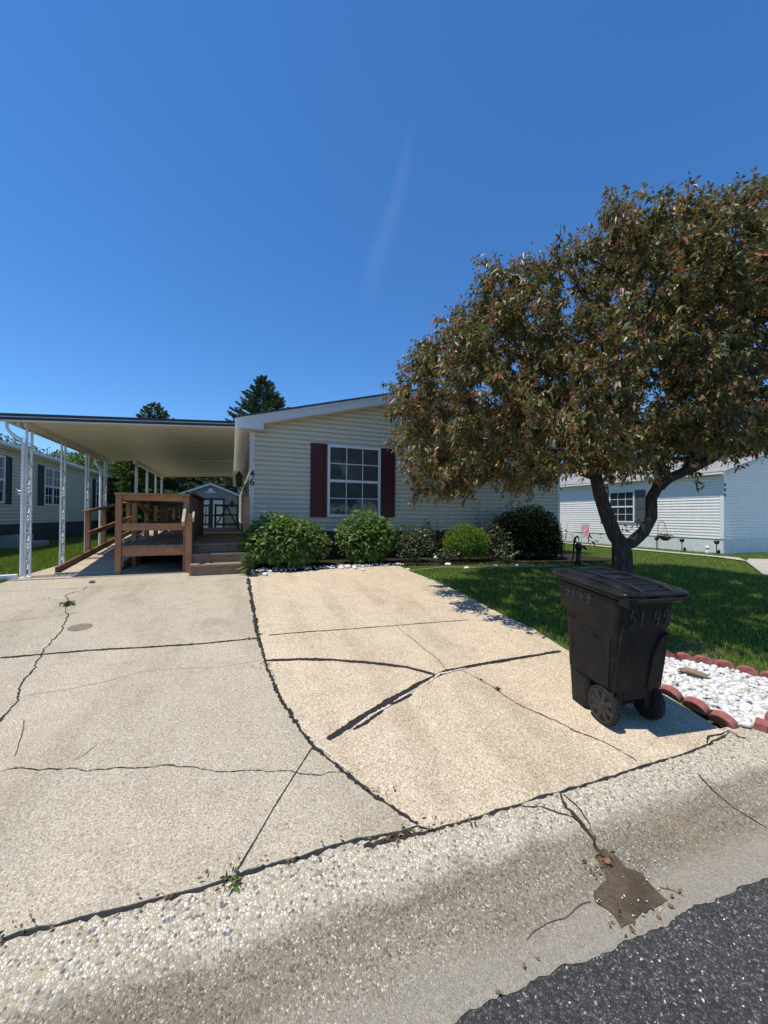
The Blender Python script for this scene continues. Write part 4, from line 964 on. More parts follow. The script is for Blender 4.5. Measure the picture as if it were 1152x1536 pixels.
def hwat(w):
    for (a, h, *_), (b, k, *_) in zip(SEC, SEC[1:]):
        if a <= w <= b: return h+(k-h)*(w-a)/(b-a)
m = MB(); m.loft([rring(h, a, b, w) for w, h, a, b in SEC])
m.loft([rring(.222, .315, .49, 0, .035), rring(.224, .31, .493, .02, .04), rring(.234, .30, .53, .259, .045)])
body = m.xf(tr).build('body', M['bin'], bn, smooth=True, bev=.004)
m = MB(); m.loft([rring(.292, .03, .705, .935), rring(.300, .022, .712, .95), rring(.300, .022, .712, .968), rring(.270, .05, .68, .970)]); m.xf(tr).build('rim', M['bin'], bn, smooth=True)
# moulded panels, vents, grip
m = MB()
pl = [(.435, .29), (.435, .60), (.41, .63), (.37, .64), (.30, .635), (.265, .615), (.235, .585), (.19, .585), (.165, .615), (.145, .645), (.105, .645), (.105, .29)]
for s in (-1, 1):
    n0 = len(m.v); k = len(pl)
    m.add([(s*(hwat(w)-.01), v, w) for v, w in pl]+[(s*(hwat(w)+.010), v+(.008 if v < .25 else -.008), w-.006) for v, w in pl], [tuple(range(k, 2*k))]+[(i, (i+1) % k, (i+1) % k+k, i+k) for i in range(k)])
    for w in (.655, .675): m.box((s*(hwat(w)-.004), .47, w), (s*(hwat(w)+.006), .55, w+.008))
    m.box((s*(hwat(.64)-.003), .48, .3), (s*(hwat(.45)+.004), .487, .63))
def vat(w):
    for (a, _, h, _), (b, _, k, _) in zip(SEC, SEC[1:]):
        if a <= w <= b: return h+(k-h)*(w-a)/(b-a)
for pl_, ins in (([(-.235, .27), (-.03, .27), (-.16, .60), (-.20, .73), (-.235, .76)], .006), ([(.09, .27), (.235, .27), (.235, .68), (.16, .66), (.105, .52)], .006)):
    k = len(pl_); cx_ = sum(p[0] for p in pl_)/k
    m.add([(x, vat(w)+.004, w) for x, w in pl_]+[(x+(ins if x < cx_ else -ins)*(abs(x) < .22), vat(w)-.013, w) for x, w in pl_], [tuple(range(k, 2*k))]+[(i, (i+1) % k, (i+1) % k+k, i+k) for i in range(k)])
m.xf(tr).build('moulding', M['bin'], body, bev=.005)
# handle and hinge
m = MB(); m.tube([(-.285, -.040, .948), (.285, -.040, .948)], .014, 10)
for x in (-.262, 0, .262): m.box((x-.028, -.042, .935), (x+.028, .03, .960))
m.box((-.305, -.052, .905), (-.225, .03, .969)); m.box((.235, -.050, .925), (.30, .02, .969))
m.xf(tr).build('handle', M['bin'], bn, bev=.006)
m = MB(); m.loft([rring(.312, -.035, .735, .971, .06), rring(.318, -.04, .745, .974, .06), rring(.318, -.04, .745, .990, .06), rring(.295, .01, .715, 1.002, .06)])
m.loft([rring(.262, .06, .66, 1.0025, .05), rring(.250, .08, .64, 1.016, .05), rring(.19, .2, .55, 1.022, .05)])
lid = m.xf(tr).build('lid', M['bin_lid'], bn, smooth=True, bev=.003)
m = MB()
for x in (-.16, -.135, .135, .16): m.tube([(x, -.03, .985), (x, -.02, 1.006), (x, .05, 1.018), (x, .30, 1.030), (x, .60, 1.024), (x, .70, 1.004)], .0085, 6)
for v, z in ((.0, 1.004), (.10, 1.018), (.24, 1.024), (.40, 1.026), (.56, 1.024)): m.box((-.128, v, z-.012), (.128, v+.035, z+.006))
for s in (-1, 1): m.tube([(s*.255, .02, 1.0), (s*.255, .3, 1.013), (s*.24, .68, 1.006)], .008, 6)
m.box((-.23, -.035, .976), (-.10, -.005, .998)); m.box((.10, -.035, .976), (.23, -.005, .998)); m.box((-.05, -.035, .976), (.05, -.018, .992))
m.xf(tr).build('lid_ribs', M['bin_lid'], lid, bev=.003)
# wheels
WR = .132
def wheel(u, s):
    c = (u, .16, WR)
    m = MB(); m.lathe([(WR*.80, -.024), (WR*.95, -.026), (WR, -.018), (WR, .018), (WR*.95, .026), (WR*.80, .024)], c, 32, 'X')
    for k in range(28):
        a = 2*PI*k/28; m.beam((u-.02, .16+WR*math.cos(a), WR+WR*math.sin(a)), (u+.02, .16+WR*math.cos(a+.06), WR+WR*math.sin(a+.06)), .012, .007, (0, math.cos(a), math.sin(a)))
    tb = m.xf(tr).build('wheel', M['rubber'], bn)
    m = MB(); m.lathe([(WR*.22, s*.030), (WR*.26, s*.026), (WR*.26, -s*.02)], c, 16, 'X'); m.lathe([(WR*.83, s*.021), (WR*.83, s*.006), (WR*.24, s*.006)], c, 28, 'X')
    for k in range(8):
        a = 2*PI*k/8+.2; ca, sa = math.cos(a), math.sin(a)
        m.beam((u+s*.0165, .16+WR*.22*ca, WR+WR*.22*sa), (u+s*.0165, .16+WR*.80*ca, WR+WR*.80*sa), .034, .016, (1, 0, 0))
    m.lathe([(WR*.84, s*.024), (WR*.88, s*.029), (WR*.78, s*.029), (WR*.76, s*.012)], c, 28, 'X')
    m.xf(tr).build('rim', M['hub'], tb, bev=.002)
wheel(-.225, -1); wheel(.225, 1)
m = MB(); m.tube([(-.2, .16, WR), (.2, .16, WR)], .012, 8)
for x in (-.15, .15): m.box((x-.035, .09, WR-.02), (x+.035, .22, .262))
m.box((-.115, .088, .19), (.115, .10, .262))
m.xf(tr).build('axle', M['bin'], bn, bev=.004)
# numbers somebody wrote on the plastic
DG = {'5': [[(.85, 1), (.2, 1), (.15, .55), (.6, .6), (.85, .35), (.6, .02), (.1, .08)]], '1': [[(.55, 1), (.45, 0)]],
      '4': [[(.25, 1), (.1, .45), (.9, .45)], [(.72, 1), (.65, 0)]], '9': [[(.85, .75), (.55, 1), (.15, .8), (.3, .52), (.7, .58), (.87, .8), (.8, .3), (.5, 0), (.25, .05)]]}
def write(s, fn, h, wd, gap, skip=0):
    m = MB(); x = 0
    for ch in s:
        if ch == ' ': x += skip; continue
        for st in DG[ch]:
            fine = []
            for a, b in zip(st, st[1:]):
                for t in (0, .5): fine.append((a[0]+(b[0]-a[0])*t, a[1]+(b[1]-a[1])*t))
            fine.append(st[-1])
            m.tube([fn(x+p*wd, (r_-.5)*h) for p, r_ in fine], .0042, 5)
        x += wd+gap
    return m
for tx_, u_ in (('51', -.165), ('49', .07)): write(tx_, lambda x, z: (u_+x, vat(.80+z)-.002, .80+z), .115, .062, .024, .075).xf(tr).build('handwritten_number', M['chalk_bright'], bn)
write('5149', lambda x, z: (-hwat(.862+z)-.0005, .565-x, .862+z), .075, .05, .024).xf(tr).build('handwritten_number', M['chalk'], bn)
# ================================================================ STONE BED
AC = Vector((3.40, 1.56)); AR = 1.16
def edger(mb_w, h, th):
    m = MB(); r = mb_w/2
    poly = [(-r, 0), (r, 0)]+[(r*math.cos(a), h-r*.75+r*.75*math.sin(a)) for a in np.linspace(0, PI, 11)]
    m.prism(poly, 'Y', -th/2, th/2); return m
def place_edger(x, y, rz, tilt, lab, w=.152, h=.105, th=.06, sink=.03, grp='red scalloped edging blocks along the stone bed'):
    m = edger(w*random.uniform(.97, 1.03), h, th)
    Mx = Matrix.Translation((x, y, gz(x, y)-sink)) @ Matrix.Rotation(rz, 4, 'Z') @ Matrix.Rotation(tilt, 4, 'X')
    m.xf(Mx); o = m.build('edging_block', M['brick'], None, (x, y, gz(x, y)), bev=.006); tag(o, lab, 'edging block', grp); return o
LB = 'red scalloped concrete block in the curved back row of the white stone bed'
k = 0; ang = R(97)
while ang > R(2):
    x, y = AC.x+AR*math.cos(ang), AC.y+AR*math.sin(ang)
    place_edger(x, y, ang-PI/2+random.uniform(-.05, .05), random.uniform(-.08, .08), LB, sink=.035+random.uniform(-.008, .008)); ang -= .158/AR
px = [(1003,1037),(1026,1052),(1052,1068),(1082,1085)]
LBS = 'weathered red edging block leaning between the driveway and the white stones'
for i, (a, b) in enumerate(((.0, 0), (.185, .012), (.37, .0), (.555, .015), (.74, .0), (.925, .0))):
    place_edger(3.34+b+.035*a, 1.70+a, PI/2+random.uniform(-.06, .06), -.35+random.uniform(-.1, .1), LBS, w=.165, h=.085, th=.062, sink=.026)
q = G(1138, 1092)
mb = MB(); mb.box((-.055, -.035, -.02), (.055, .035, .045)); mb.xf(Matrix.Translation((q.x+.03, q.y, q.z)) @ Matrix.Rotation(.35, 4, 'Z') @ Matrix.Rotation(.12, 4, 'X'))
tag(mb.build('edging_block', M['brick'], None, tuple(q), bev=.008), 'single red block lying across the street end of the white stone bed', 'edging block')
x = q.x+.24
for i in range(5):
    place_edger(x, 1.70-SL*x+.02, random.uniform(-.08, .08), .1, 'red edging block along the kerb end of the white stone bed', w=.2, h=.12, th=.08); x += .215
# white stones
def ico():
    bm = bmesh.new(); bmesh.ops.create_icosphere(bm, subdivisions=1, radius=1); V = np.array([v.co[:] for v in bm.verts]); F = np.array([[v.index for v in f.verts] for f in bm.faces]); bm.free(); return V, F
IV, IF = ico()
def stones(name, pts, smin, smax, mat, flat=.6):
    n = len(pts); Vs = []; Fs = []; 
    for i, (x, y, z) in enumerate(pts):
        s = RNG.uniform(smin, smax)*np.array([RNG.uniform(.8, 1.5), RNG.uniform(.7, 1.1), RNG.uniform(flat*.8, flat*1.2)])
        d = IV*(1+RNG.uniform(-.22, .22, (len(IV), 1)))*s
        a, b = RNG.uniform(0, 2*PI), RNG.uniform(-.45, .45)
        ca, sa, cb, sb = math.cos(a), math.sin(a), math.cos(b), math.sin(b)
        d = d @ np.array([[cb, 0, sb], [0, 1, 0], [-sb, 0, cb]]).T @ np.array([[ca, -sa, 0], [sa, ca, 0], [0, 0, 1]]).T
        Vs.append(d+np.array([x, y, z])); Fs.append(IF+len(IV)*i)
    return struct(np_mesh(name, np.concatenate(Vs), np.concatenate(Fs), mat), 'stuff')
bedp = [(3.36, 1.58)]+[(AC.x+(AR-.03)*math.cos(a), AC.y+(AR-.03)*math.sin(a)) for a in np.linspace(R(2), R(92), 12)][::-1]
bedp = [(3.38, 1.60), (3.41, 2.70)]+[(AC.x+(AR-.04)*math.cos(a), AC.y+(AR-.04)*math.sin(a)) for a in np.linspace(R(88), R(0), 12)]+[(4.56, 1.52), (3.8, 1.55)]
X = RNG.uniform(3.3, 4.7, 9000); Y = RNG.uniform(1.45, 2.8, 9000); kk = inpoly(X, Y, bedp); X, Y = X[kk][:3000], Y[kk][:3000]
stones('white_gravel', [(a, b, gz(a, b)+RNG.uniform(-.012, .016)) for a, b in zip(X, Y)], .011, .030, M['stone'])
flat('gravel_bed', bedp, plain('dark_gravel_gaps', (.10, .095, .085), .95, .3, 20), -.008)
# large white stones edging the planting bed
for i, (px_, py_, s) in enumerate(((380, 861, .05), (398, 863, .07), (405, 858, .05), (512, 853, .06), (522, 852, .09), (532, 853, .07), (545, 856, .05), (612, 855, .05), (655, 838, .10), (672, 848, .07), (700, 853, .06), (742, 850, .07), (775, 849, .06), (800, 850, .05))):
    q = G(px_, py_); d = IV*(1+RNG.uniform(-.2, .2, (len(IV), 1)))*np.array([1.25, .8, .65])*s
    o = np_mesh('white_rock', d, IF, M['stone']); o.location = (q.x, q.y, q.z+s*.25); o.rotation_euler = (0, 0, RNG.uniform(0, 6))
    o.modifiers.new('s', 'SUBSURF').render_levels = 1
    tag(o, ['white rock at the driveway edge below the rounded shrub nearest the steps', 'white rock in the gap between the two bright shrubs', 'white rock in the shaded bed beside the lawn'][0 if px_ < 420 else 1 if px_ < 600 else 2], 'rock', ['white rocks by the first shrub', 'white rocks between the bright shrubs', 'white rocks in the shaded bed'][0 if px_ < 420 else 1 if px_ < 600 else 2])
P_ = [(RNG.uniform(.3, 3.2), RNG.uniform(6.98, 7.25)) for _ in range(230)]
stones('bed_gravel', [(a, b, gz(a, b)+.018) for a, b in P_], .012, .03, M['stone'])
mb = MB(); ln = [gp(615, 858), gp(660, 852), gp(720, 851), gp(780, 849), gp(838, 846)]
mb.tube([(x, y, gz(x, y)+.02) for x, y in jitter(ln, .01, .3, 4)], .014, 6); tag(mb.build('bed_edging', M['gutter'], None, None), 'thin pale edging strip between the lawn and the planting bed', 'edging')
# grey weathered stick on the stones
qa, qb = G(1021, 1012), G(1066, 1024); mb = MB()
for k in range(5):
    o_ = Vector((random.uniform(-.02, .02), random.uniform(-.025, .025), .022+.008*k)); mb.tube([qa+o_, qa.lerp(qb, .35)+o_+Vector((0, .015, .012)), qa.lerp(qb, .7)+o_+Vector((.0, -.01, .006)), qb+o_], [.006, .014, .013, .007], 6)
tag(mb.build('driftwood', M['wood_grey'], None, tuple(qa), smooth=True), 'grey weathered piece of wood lying on the white stones', 'driftwood')

# ================================================================ PLANTS
def leaves(name, pos, dirs, L0, W0, mats, parent=None, mi=None, droop=.25, fold=.18, up=None):
    """one folded leaf per position: 6 corners, 4 triangles"""
    n = len(pos); d = dirs/np.linalg.norm(dirs, axis=1, keepdims=True)
    r = RNG.normal(size=(n, 3)) if up is None else up+RNG.normal(size=(n, 3))*.45
    s = np.cross(d, r); s /= np.linalg.norm(s, axis=1, keepdims=True)+1e-9; nn = np.cross(s, d)
    Ln = (L0*RNG.uniform(.65, 1.25, n))[:, None]; W = (W0*RNG.uniform(.7, 1.25, n))[:, None]
    dr = np.array([[0, 0, -1.]])*Ln*droop
    V = np.empty((n, 6, 3)); V[:, 0] = pos; m1 = pos+d*Ln*.42+dr*.2
    V[:, 1] = m1+s*W*.5+nn*W*fold; V[:, 2] = m1-s*W*.5+nn*W*fold; V[:, 3] = m1
    V[:, 4] = pos+d*Ln*.75+dr*.6; V[:, 5] = pos+d*Ln+dr
    V[:, 1] += d*Ln*.0; b = np.arange(n)[:, None]*6
    F = np.stack([b+np.array([[0, 3, 1]]), b+np.array([[0, 2, 3]]), b+np.array([[1, 3, 5]]), b+np.array([[3, 2, 5]])], 1).reshape(-1, 3)
    V = np.delete(V, 4, 1); F = np.where(F == F, F-(F//6), F); F = np.where((F % 5 == 4) | True, F, F)
    # after dropping column 4 the corner numbers are 0,1,2,3,(5->4)
    b5 = np.arange(n)[:, None]*5
    F = np.stack([b5+np.array([[0, 3, 1]]), b5+np.array([[0, 2, 3]]), b5+np.array([[1, 3, 4]]), b5+np.array([[3, 2, 4]])], 1).reshape(-1, 3)
    m2 = None if mi is None else np.repeat(mi, 4)
    return np_mesh(name, V.reshape(-1, 3), F, mats, m2, parent)
def lumps(c, rad, n, k=9, shell=.72, amp=.16, zmin=-.8):
    """points through a lumpy ellipsoid, most of them near its surface"""
    ax = RNG.normal(size=(k, 3)); ax /= np.linalg.norm(ax, axis=1, keepdims=True)
    u = RNG.normal(size=(n*2, 3)); u /= np.linalg.norm(u, axis=1, keepdims=True); u = u[u[:, 2] > zmin][:n]
    bumpy = 1+amp*(np.max(u @ ax.T, axis=1)-.75)*2
    r = np.where(RNG.uniform(size=len(u)) < shell, RNG.uniform(.86, 1.02, len(u)), RNG.uniform(.35, .9, len(u)))*bumpy
    return np.array(c)+u*r[:, None]*np.array(rad), u
def shrub(name, label, cat, c, rad, n, L0, W0, mat, stems=9, amp=.16, group=None, shell=.72, updir=.5, zmin=-.75, lobes=None, shoots=0):
    gzc = gz(c[0], c[1])+.012; t = thing(name, label, cat, (c[0], c[1], gzc), group)
    if lobes:
        ps = [lumps((c[0]+a*rad[0], c[1]+b*rad[1], c[2]+e*rad[2]), np.array(rad)*k_, int(n*k_*k_/sum(q[3]**2 for q in lobes)), 9, shell, amp, zmin) for a, b, e, k_ in lobes]; p = np.concatenate([q[0] for q in ps]); u = np.concatenate([q[1] for q in ps])
    else: p, u = lumps(c, rad, n, 9, shell, amp, zmin)
    for _ in range(shoots):                                               # stray shoots
        a = RNG.normal(size=3); a[2] = abs(a[2])*.9+.15; a /= np.linalg.norm(a); q = np.array(c)+a*np.array(rad)*.9; tt = RNG.uniform(0, 1, 9)[:, None]
        p = np.concatenate([p, q+a*tt*.2+RNG.normal(size=(9, 3))*.012]); u = np.concatenate([u, np.repeat(a[None], 9, 0)])
    keep = p[:, 2] > gzc+.03; p, u = p[keep], u[keep]
    d = u*np.array([1, 1, .6])+RNG.normal(size=u.shape)*.5+np.array([0, 0, updir*.5])
    leaves('foliage', p, d, L0, W0, mat, t, up=u*.8+np.array([0, 0, .9]))
    m = MB()
    for k in range(stems):
        a = RNG.uniform(0, 2*PI); e = Vector((c[0]+math.cos(a)*rad[0]*.75, c[1]+math.sin(a)*rad[1]*.75, c[2]+rad[2]*RNG.uniform(.1, .7)))
        b = Vector((c[0]+math.cos(a)*.08, c[1]+math.sin(a)*.08, gzc-.02)); m.tube([b, b.lerp(e, .5)+Vector((0, 0, .06)), e], [.012, .008, .004], 5)
    m.build('stem', M['stem'], t); return t
shrub('shrub', 'wide bright green rounded shrub beside the wooden steps', 'shrub', (.97, 7.50, 1.08), (.70, .60, .56), 5600, .088, .068, M['hydrangea'], amp=.3, updir=.1, lobes=[(-.26, .0, -.10, .80), (.28, -.05, -.10, .78), (0, .05, .10, .88), (.08, -.25, -.14, .76), (-.12, -.2, .04, .76)], shoots=2)
shrub('shrub', 'bright green rounded shrub under the window right of the brown gap', 'shrub', (2.62, 7.60, 1.12), (.57, .52, .55), 4600, .085, .066, M['hydrangea'], amp=.3, updir=.1, lobes=[(-.2, .0, .0, .82), (.24, -.06, -.06, .80), (.02, .05, .12, .86), (.0, -.2, -.18, .8)], shoots=2)
shrub('rose_bush', 'loose dark green bush with bronze tips right of the window shrubs', 'shrub', (3.72, 7.62, .98), (.42, .38, .42), 1250, .065, .042, M['rose'], amp=.5, shell=.45, stems=14)
shrub('globe_shrub', 'clipped ball shaped yellow green evergreen in front of the brown skirting', 'shrub', (4.93, 7.45, 1.02), (.52, .50, .45), 9000, .04, .022, M['arbor'], amp=.3, shell=.7, lobes=[(-.24, -.05, .04, .80), (.30, .05, .02, .76), (.05, -.1, -.18, .86)], shoots=6)
shrub('yew_shrub', 'large dark evergreen shrub at the right corner of the cream house', 'shrub', (6.85, 7.75, 1.16), (.85, .62, .70), 26000, .06, .034, M['yew'], amp=.4, shell=.55, lobes=[(-.34, 0, -.1, .74), (.38, -.05, .06, .74), (0, 0, .16, .84), (.1, -.2, -.3, .85)], shoots=26)
shrub('leafy_shrub', 'sparse leafy shrub between the ball shaped evergreen and the dark corner shrub', 'shrub', (5.75, 7.55, .95), (.42, .42, .42), 900, .06, .04, M['rose'], amp=.4, shell=.4, stems=10)
# tall airy stems behind the ball
def stalky(name, label, c, n, hgt, spread, L0, W0, mat, per=16, cat='plant', group=None):
    z0 = gz(c[0], c[1])+.01; t = thing(name, label, cat, (c[0], c[1], z0), group); m = MB(); pos = []; di = []
    for k in range(n):
        a = RNG.uniform(0, 2*PI); s = spread*RNG.uniform(.2, 1); h = hgt*RNG.uniform(.6, 1); b = Vector((c[0]+min(.04, s*.15)*math.cos(a), c[1]+min(.04, s*.15)*math.sin(a), z0-.01)); e = b+Vector((math.cos(a)*s, math.sin(a)*s, h))
        mid = b.lerp(e, .5)+Vector((0, 0, h*.12)); m.tube([b, mid, e], [.006, .005, .002], 5)
        for i in range(per):
            q = RNG.uniform(.25, 1); p = b.lerp(mid, q*2) if q < .5 else mid.lerp(e, q*2-1); pos.append(p[:]); di.append(RNG.normal(size=3)*np.array([1, 1, .4])+np.array([0, 0, .25]))
    leaves('foliage', np.array(pos), np.array(di), L0, W0, mat, t); m.build('stem', M['stem'], t); return t
stalky('tall_stemmed_plant', 'tall airy plant with pale leafy stems behind the ball shaped evergreen', (4.45, 8.1), 9, 1.15, .5, .075, .045, M['rose'], 14)
stalky('tall_stemmed_plant', 'thin twiggy plant rising against the siding left of the dark corner shrub', (5.9, 8.15), 9, 1.35, .35, .05, .025, M['yew'], 8)
stalky('leafy_plant', 'low leafy plant with pale leaves at the lawn edge of the bed', (4.25, 7.2), 12, .32, .3, .08, .05, M['rose'], 12)
stalky('leafy_plant', 'low leafy plant in the shade in front of the dark corner shrub', (5.75, 7.05), 12, .3, .3, .07, .045, M['rose'], 12)
stalky('leafy_plant', 'thin leafy sprig standing at the outer side of the dark corner shrub', (7.85, 7.45), 9, .95, .22, .06, .035, M['yew'], 14)
q = G(372, 864); stalky('weed', 'tall leafy weed growing at the foot of the wooden steps', (q.x, q.y+.05), 12, .40, .17, .12, .03, M['weed'], 12, 'weed')
q = G(102, 908); stalky('weed', 'small weed sprouting in the crack near the left end of the driveway', (q.x, q.y), 7, .05, .07, .06, .02, M['weed'], 5, 'weed')
q = G(138, 874); stalky('weed', 'little green weed where the driveway meets the carport slab', (q.x, q.y), 6, .03, .05, .04, .013, M['weed'], 4, 'weed')
q = G(748, 1035); stalky('weed', 'small bright weed in the fine crack in the middle of the tan concrete', (q.x, q.y), 6, .025, .02, .03, .010, M['weed'], 4, 'weed')
q = G(722, 1020); stalky('weed', 'tiny weed in the fine crack beside the tar line', (q.x, q.y), 4, .015, .015, .02, .007, M['weed'], 3, 'weed')
q = G(388, 952); stalky('weed', 'thin weed in the wide joint between the two driveway slabs', (q.x, q.y), 6, .02, .04, .03, .010, M['weed'], 4, 'weed')
q = G(352, 1322); stalky('weed', 'green sprig at the foot of the driveway above the pebble strip', (q.x, q.y), 6, .02, .04, .045, .014, M['weed'], 4, 'weed')

# ---------------------------------------------------------------- the crabapple
TB = Vector((5.30, 3.93, 0)); TB.z = gz(TB.x, TB.y)-.03
tree = thing('crabapple_tree', 'bronze leaved crabapple tree with a forked trunk on the lawn behind the bin', 'tree', tuple(TB))
TD = 5.6
limb_px = {
 'L': [(929,812,5.6),(922,803,5.6),(909,770,5.58),(900,742,5.55),(894,716,5.55)],
 'R': [(938,818,5.6),(950,812,5.6),(965,798,5.6),(977,776,5.6),(977,747,5.6),(985,733,5.6),(1004,717,5.62),(1040,702,5.65),(1068,688,5.7),(1100,668,5.75)]}
nodes = []; par = []; fixr = {}
def addn(p, pa, r=None):
    nodes.append(Vector(p)); par.append(pa)
    if r: fixr[len(nodes)-1] = r
    return len(nodes)-1
a = addn(TB, -1, .165); a = addn(TB+Vector((.0, 0, .12)), a, .138)
for k in range(1, 6):
    tgt = P(933, 830, 5.6); a = addn((TB+Vector((0, 0, .12))).lerp(tgt, k/5), a, .138-.001*k)
forkn = a; ends = []
def chain(pxs, pa, ra, rb):
    n = len(pxs); idx = []
    for i, (x, y, z) in enumerate(pxs):
        p = P(x, y, z); q = nodes[pa]; m_ = 2 if i else 1
        for j in range(1, m_+1): pa = addn(q.lerp(p, j/m_), pa, ra+(rb-ra)*(i+j/m_)/n); idx.append(pa)
    return pa
eL = chain(limb_px['L'], forkn, .108, .082); eR = chain(limb_px['R'], forkn, .090, .060)
e1 = chain([(880,712,5.5),(862,706,5.4),(835,704,5.3),(800,690,5.4),(760,668,5.5),(715,640,5.7)], eL, .05, .022)
e2 = chain([(890,690,5.6),(880,650,5.65),(865,600,5.7),(850,540,5.8),(842,480,5.9)], eL, .06, .022)
e3 = chain([(905,690,5.4),(925,640,5.2),(950,580,5.0),(965,510,4.9),(975,450,4.9)], eL, .055, .022)
k = [i for i in range(len(nodes)) if i in fixr and abs((nodes[i]-P(985, 733, 5.6)).length) < .12][0]
e4 = chain([(992,700,5.4),(1005,650,5.2),(1030,590,5.1),(1055,510,5.1),(1065,430,5.2)], k, .048, .02)
e5 = chain([(1140,640,5.9),(1190,590,6.1),(1240,520,6.3),(1270,450,6.4)], eR, .05, .02)
e6 = chain([(1120,650,5.4),(1160,610,5.0),(1200,570,4.7)], eR, .04, .02)
e7 = chain([(1060,640,6.2),(1040,560,6.5),(1020,480,6.6)], eR, .04, .018)
SIL = [(582,640),(590,608),(628,538),(672,508),(712,458),(738,408),(800,396),(845,390),(885,360),(905,320),(955,325),(1045,305),(1090,306),(1125,290),(1152,272),(1260,240),(1400,270),(1560,420),(1560,700),(1400,750),(1280,700),(1152,670),(1090,674),(1045,696),(985,702),(940,700),(900,704),(870,696),(830,716),(800,722),(745,742),(735,705),(690,745),(650,742),(612,738),(585,722),(592,700),(575,660)]
def crown_ok(p):
    c = np.array([5.75, 4.35, 3.75]); e = np.abs((p-c)/np.array([3.75, 2.25, 3.3])); e = (e**2.4).sum(1)
    z = (p-np.array(EYE)) @ np.array(fwd); x = 576+FPX*((p-np.array(EYE)) @ np.array(RT))/z; y = 768-FPX*((p-np.array(EYE)) @ np.array(UP))/z
    return (e < 1) & inpoly(x, y, SIL) & (z > 2.5), e
C = np.c_[RNG.uniform(1.8, 9.7, 40000), RNG.uniform(1.9, 6.8, 40000), RNG.uniform(1.6, 7.2, 40000)]
ok, e = crown_ok(C); C = C[ok]; e = e[ok]
from mathutils import noise as mnoise
nz = np.array([mnoise.noise(Vector(p)*1.15) for p in C]); w = (RNG.uniform(size=len(C)) < np.where(e > .45, 1, .6)) & (nz > -.16); C = C[w]
# thin to an even spacing
sel = []; 
for p in C:
    if not sel or np.min(np.sum((np.array(sel)-p)**2, axis=1)) > .265**2: sel.append(p)
    if len(sel) > 1300: break
sel = np.array(sel); print('twigs', len(sel))
base = np.array(P(925, 740, 5.6)); order = np.argsort(np.linalg.norm(sel-base, axis=1))
main_n = len(nodes); arr = np.zeros((12000, 3)); arr[:main_n] = [n[:] for n in nodes]
tips = []
for i in order:
    p = sel[i]; cnt = len(nodes); st = 8
    d = np.linalg.norm(arr[st:cnt]-p, axis=1)+.25*np.linalg.norm(arr[st:cnt]-base, axis=1); j = int(np.argmin(d))+st
    q = Vector(arr[j]); e_ = Vector(p); L_ = (e_-q).length; ns = max(2, int(L_/.14)); pa = j
    bow = Vector((random.uniform(-1, 1), random.uniform(-1, 1), random.uniform(.1, .9)))*L_*.10
    for s in range(1, ns+1):
        t = s/ns; pp = q.lerp(e_, t)+bow*math.sin(PI*t); pa = addn(pp, pa); arr[len(nodes)-1] = pp[:]
    tips.append((j, pa))
cnt = [0]*len(nodes)
for j, pa in tips:
    k = pa
    while k >= 0: cnt[k] += 1; k = par[k]
rad = [fixr.get(i, min(.05, .0035*cnt[i]**.5+.001)) for i in range(len(nodes))]
kids = {}
for i, p in enumerate(par): kids.setdefault(p, []).append(i)
m = MB(); starts = [0]; done = set()
stack = [(None, 0)]
while stack:
    pa, i = stack.pop(); path = ([pa] if pa is not None else [])+[i]
    while kids.get(path[-1]):
        ks = sorted(kids[path[-1]], key=lambda q: -cnt[q] if q not in fixr else -1000-rad[q]); 
        for o in ks[1:]: stack.append((path[-1], o))
        path.append(ks[0])
    rr = [rad[q] for q in path]
    if pa is not None: rr[0] = min(rr[0], rr[1]*1.25)
    big = max(rr) > .03
    m.tube([nodes[q] for q in path], rr, 12 if big else 5)
tk = m.build('trunk', M['bark'], tree, smooth=True)
tk.data.set_sharp_from_angle(angle=R(180))
# leaves along the outer part of every twig
pos, di, mi = [], [], []
cc = np.array([5.6, 4.3, 3.4]); shoots = []
def e_out(p): return float((np.abs((p-np.array([5.75, 4.35, 3.75]))/np.array([3.75, 2.25, 3.3]))**2.4).sum()) if p[2] > 2.6 else 0
for j, pa in tips:
    path = [pa]; k = par[pa]
    while k != j and k >= 0 and len(path) < 6: path.append(k); k = par[k]
    path.append(k if k >= 0 else pa)
    A = np.array([nodes[q][:] for q in path]); out = A[0]-cc; out /= np.linalg.norm(out)
    sprigs = [(A, 46)]
    for s in range(6):                                                     # side shoots
        o = A[RNG.integers(0, min(3, len(A)))]; dd = out*.7+RNG.normal(size=3)*.6+np.array([0, 0, .25]); dd /= np.linalg.norm(dd)
        sprigs.append((np.array([o+dd*RNG.uniform(.18, .34), o+dd*.1, o]), 15))
    if e_out(A[0]) > .55:                                                  # long shoots that break the outline
        for s in range(2):
            dd = out*.8+RNG.normal(size=3)*.4+np.array([0, 0, .25]); dd /= np.linalg.norm(dd); L_ = RNG.uniform(.2, .38)
            sprigs.append((np.array([A[0]+dd*L_, A[0]+dd*L_*.5, A[0]]), 15)); shoots.append((A[0], A[0]+dd*L_))
    for B, nl in sprigs:
        for q in range(nl):
            t = RNG.uniform(0, len(B)-1.001)*(RNG.uniform()**.3); f = int(t); p = B[f]+(B[f+1]-B[f])*(t-f) if f+1 < len(B) else B[f]
            pos.append(p+RNG.normal(size=3)*.022); di.append(RNG.normal(size=3)*.8+out*.55+np.array([0, 0, -.4])); mi.append(1 if (t < .5 and RNG.uniform() < (.34 if len(B) == 3 else .14)) else 0)
pos, di, mi = np.array(pos), np.array(di), np.array(mi)
z = (pos-np.array(EYE)) @ np.array(fwd); print('leaves', len(pos))
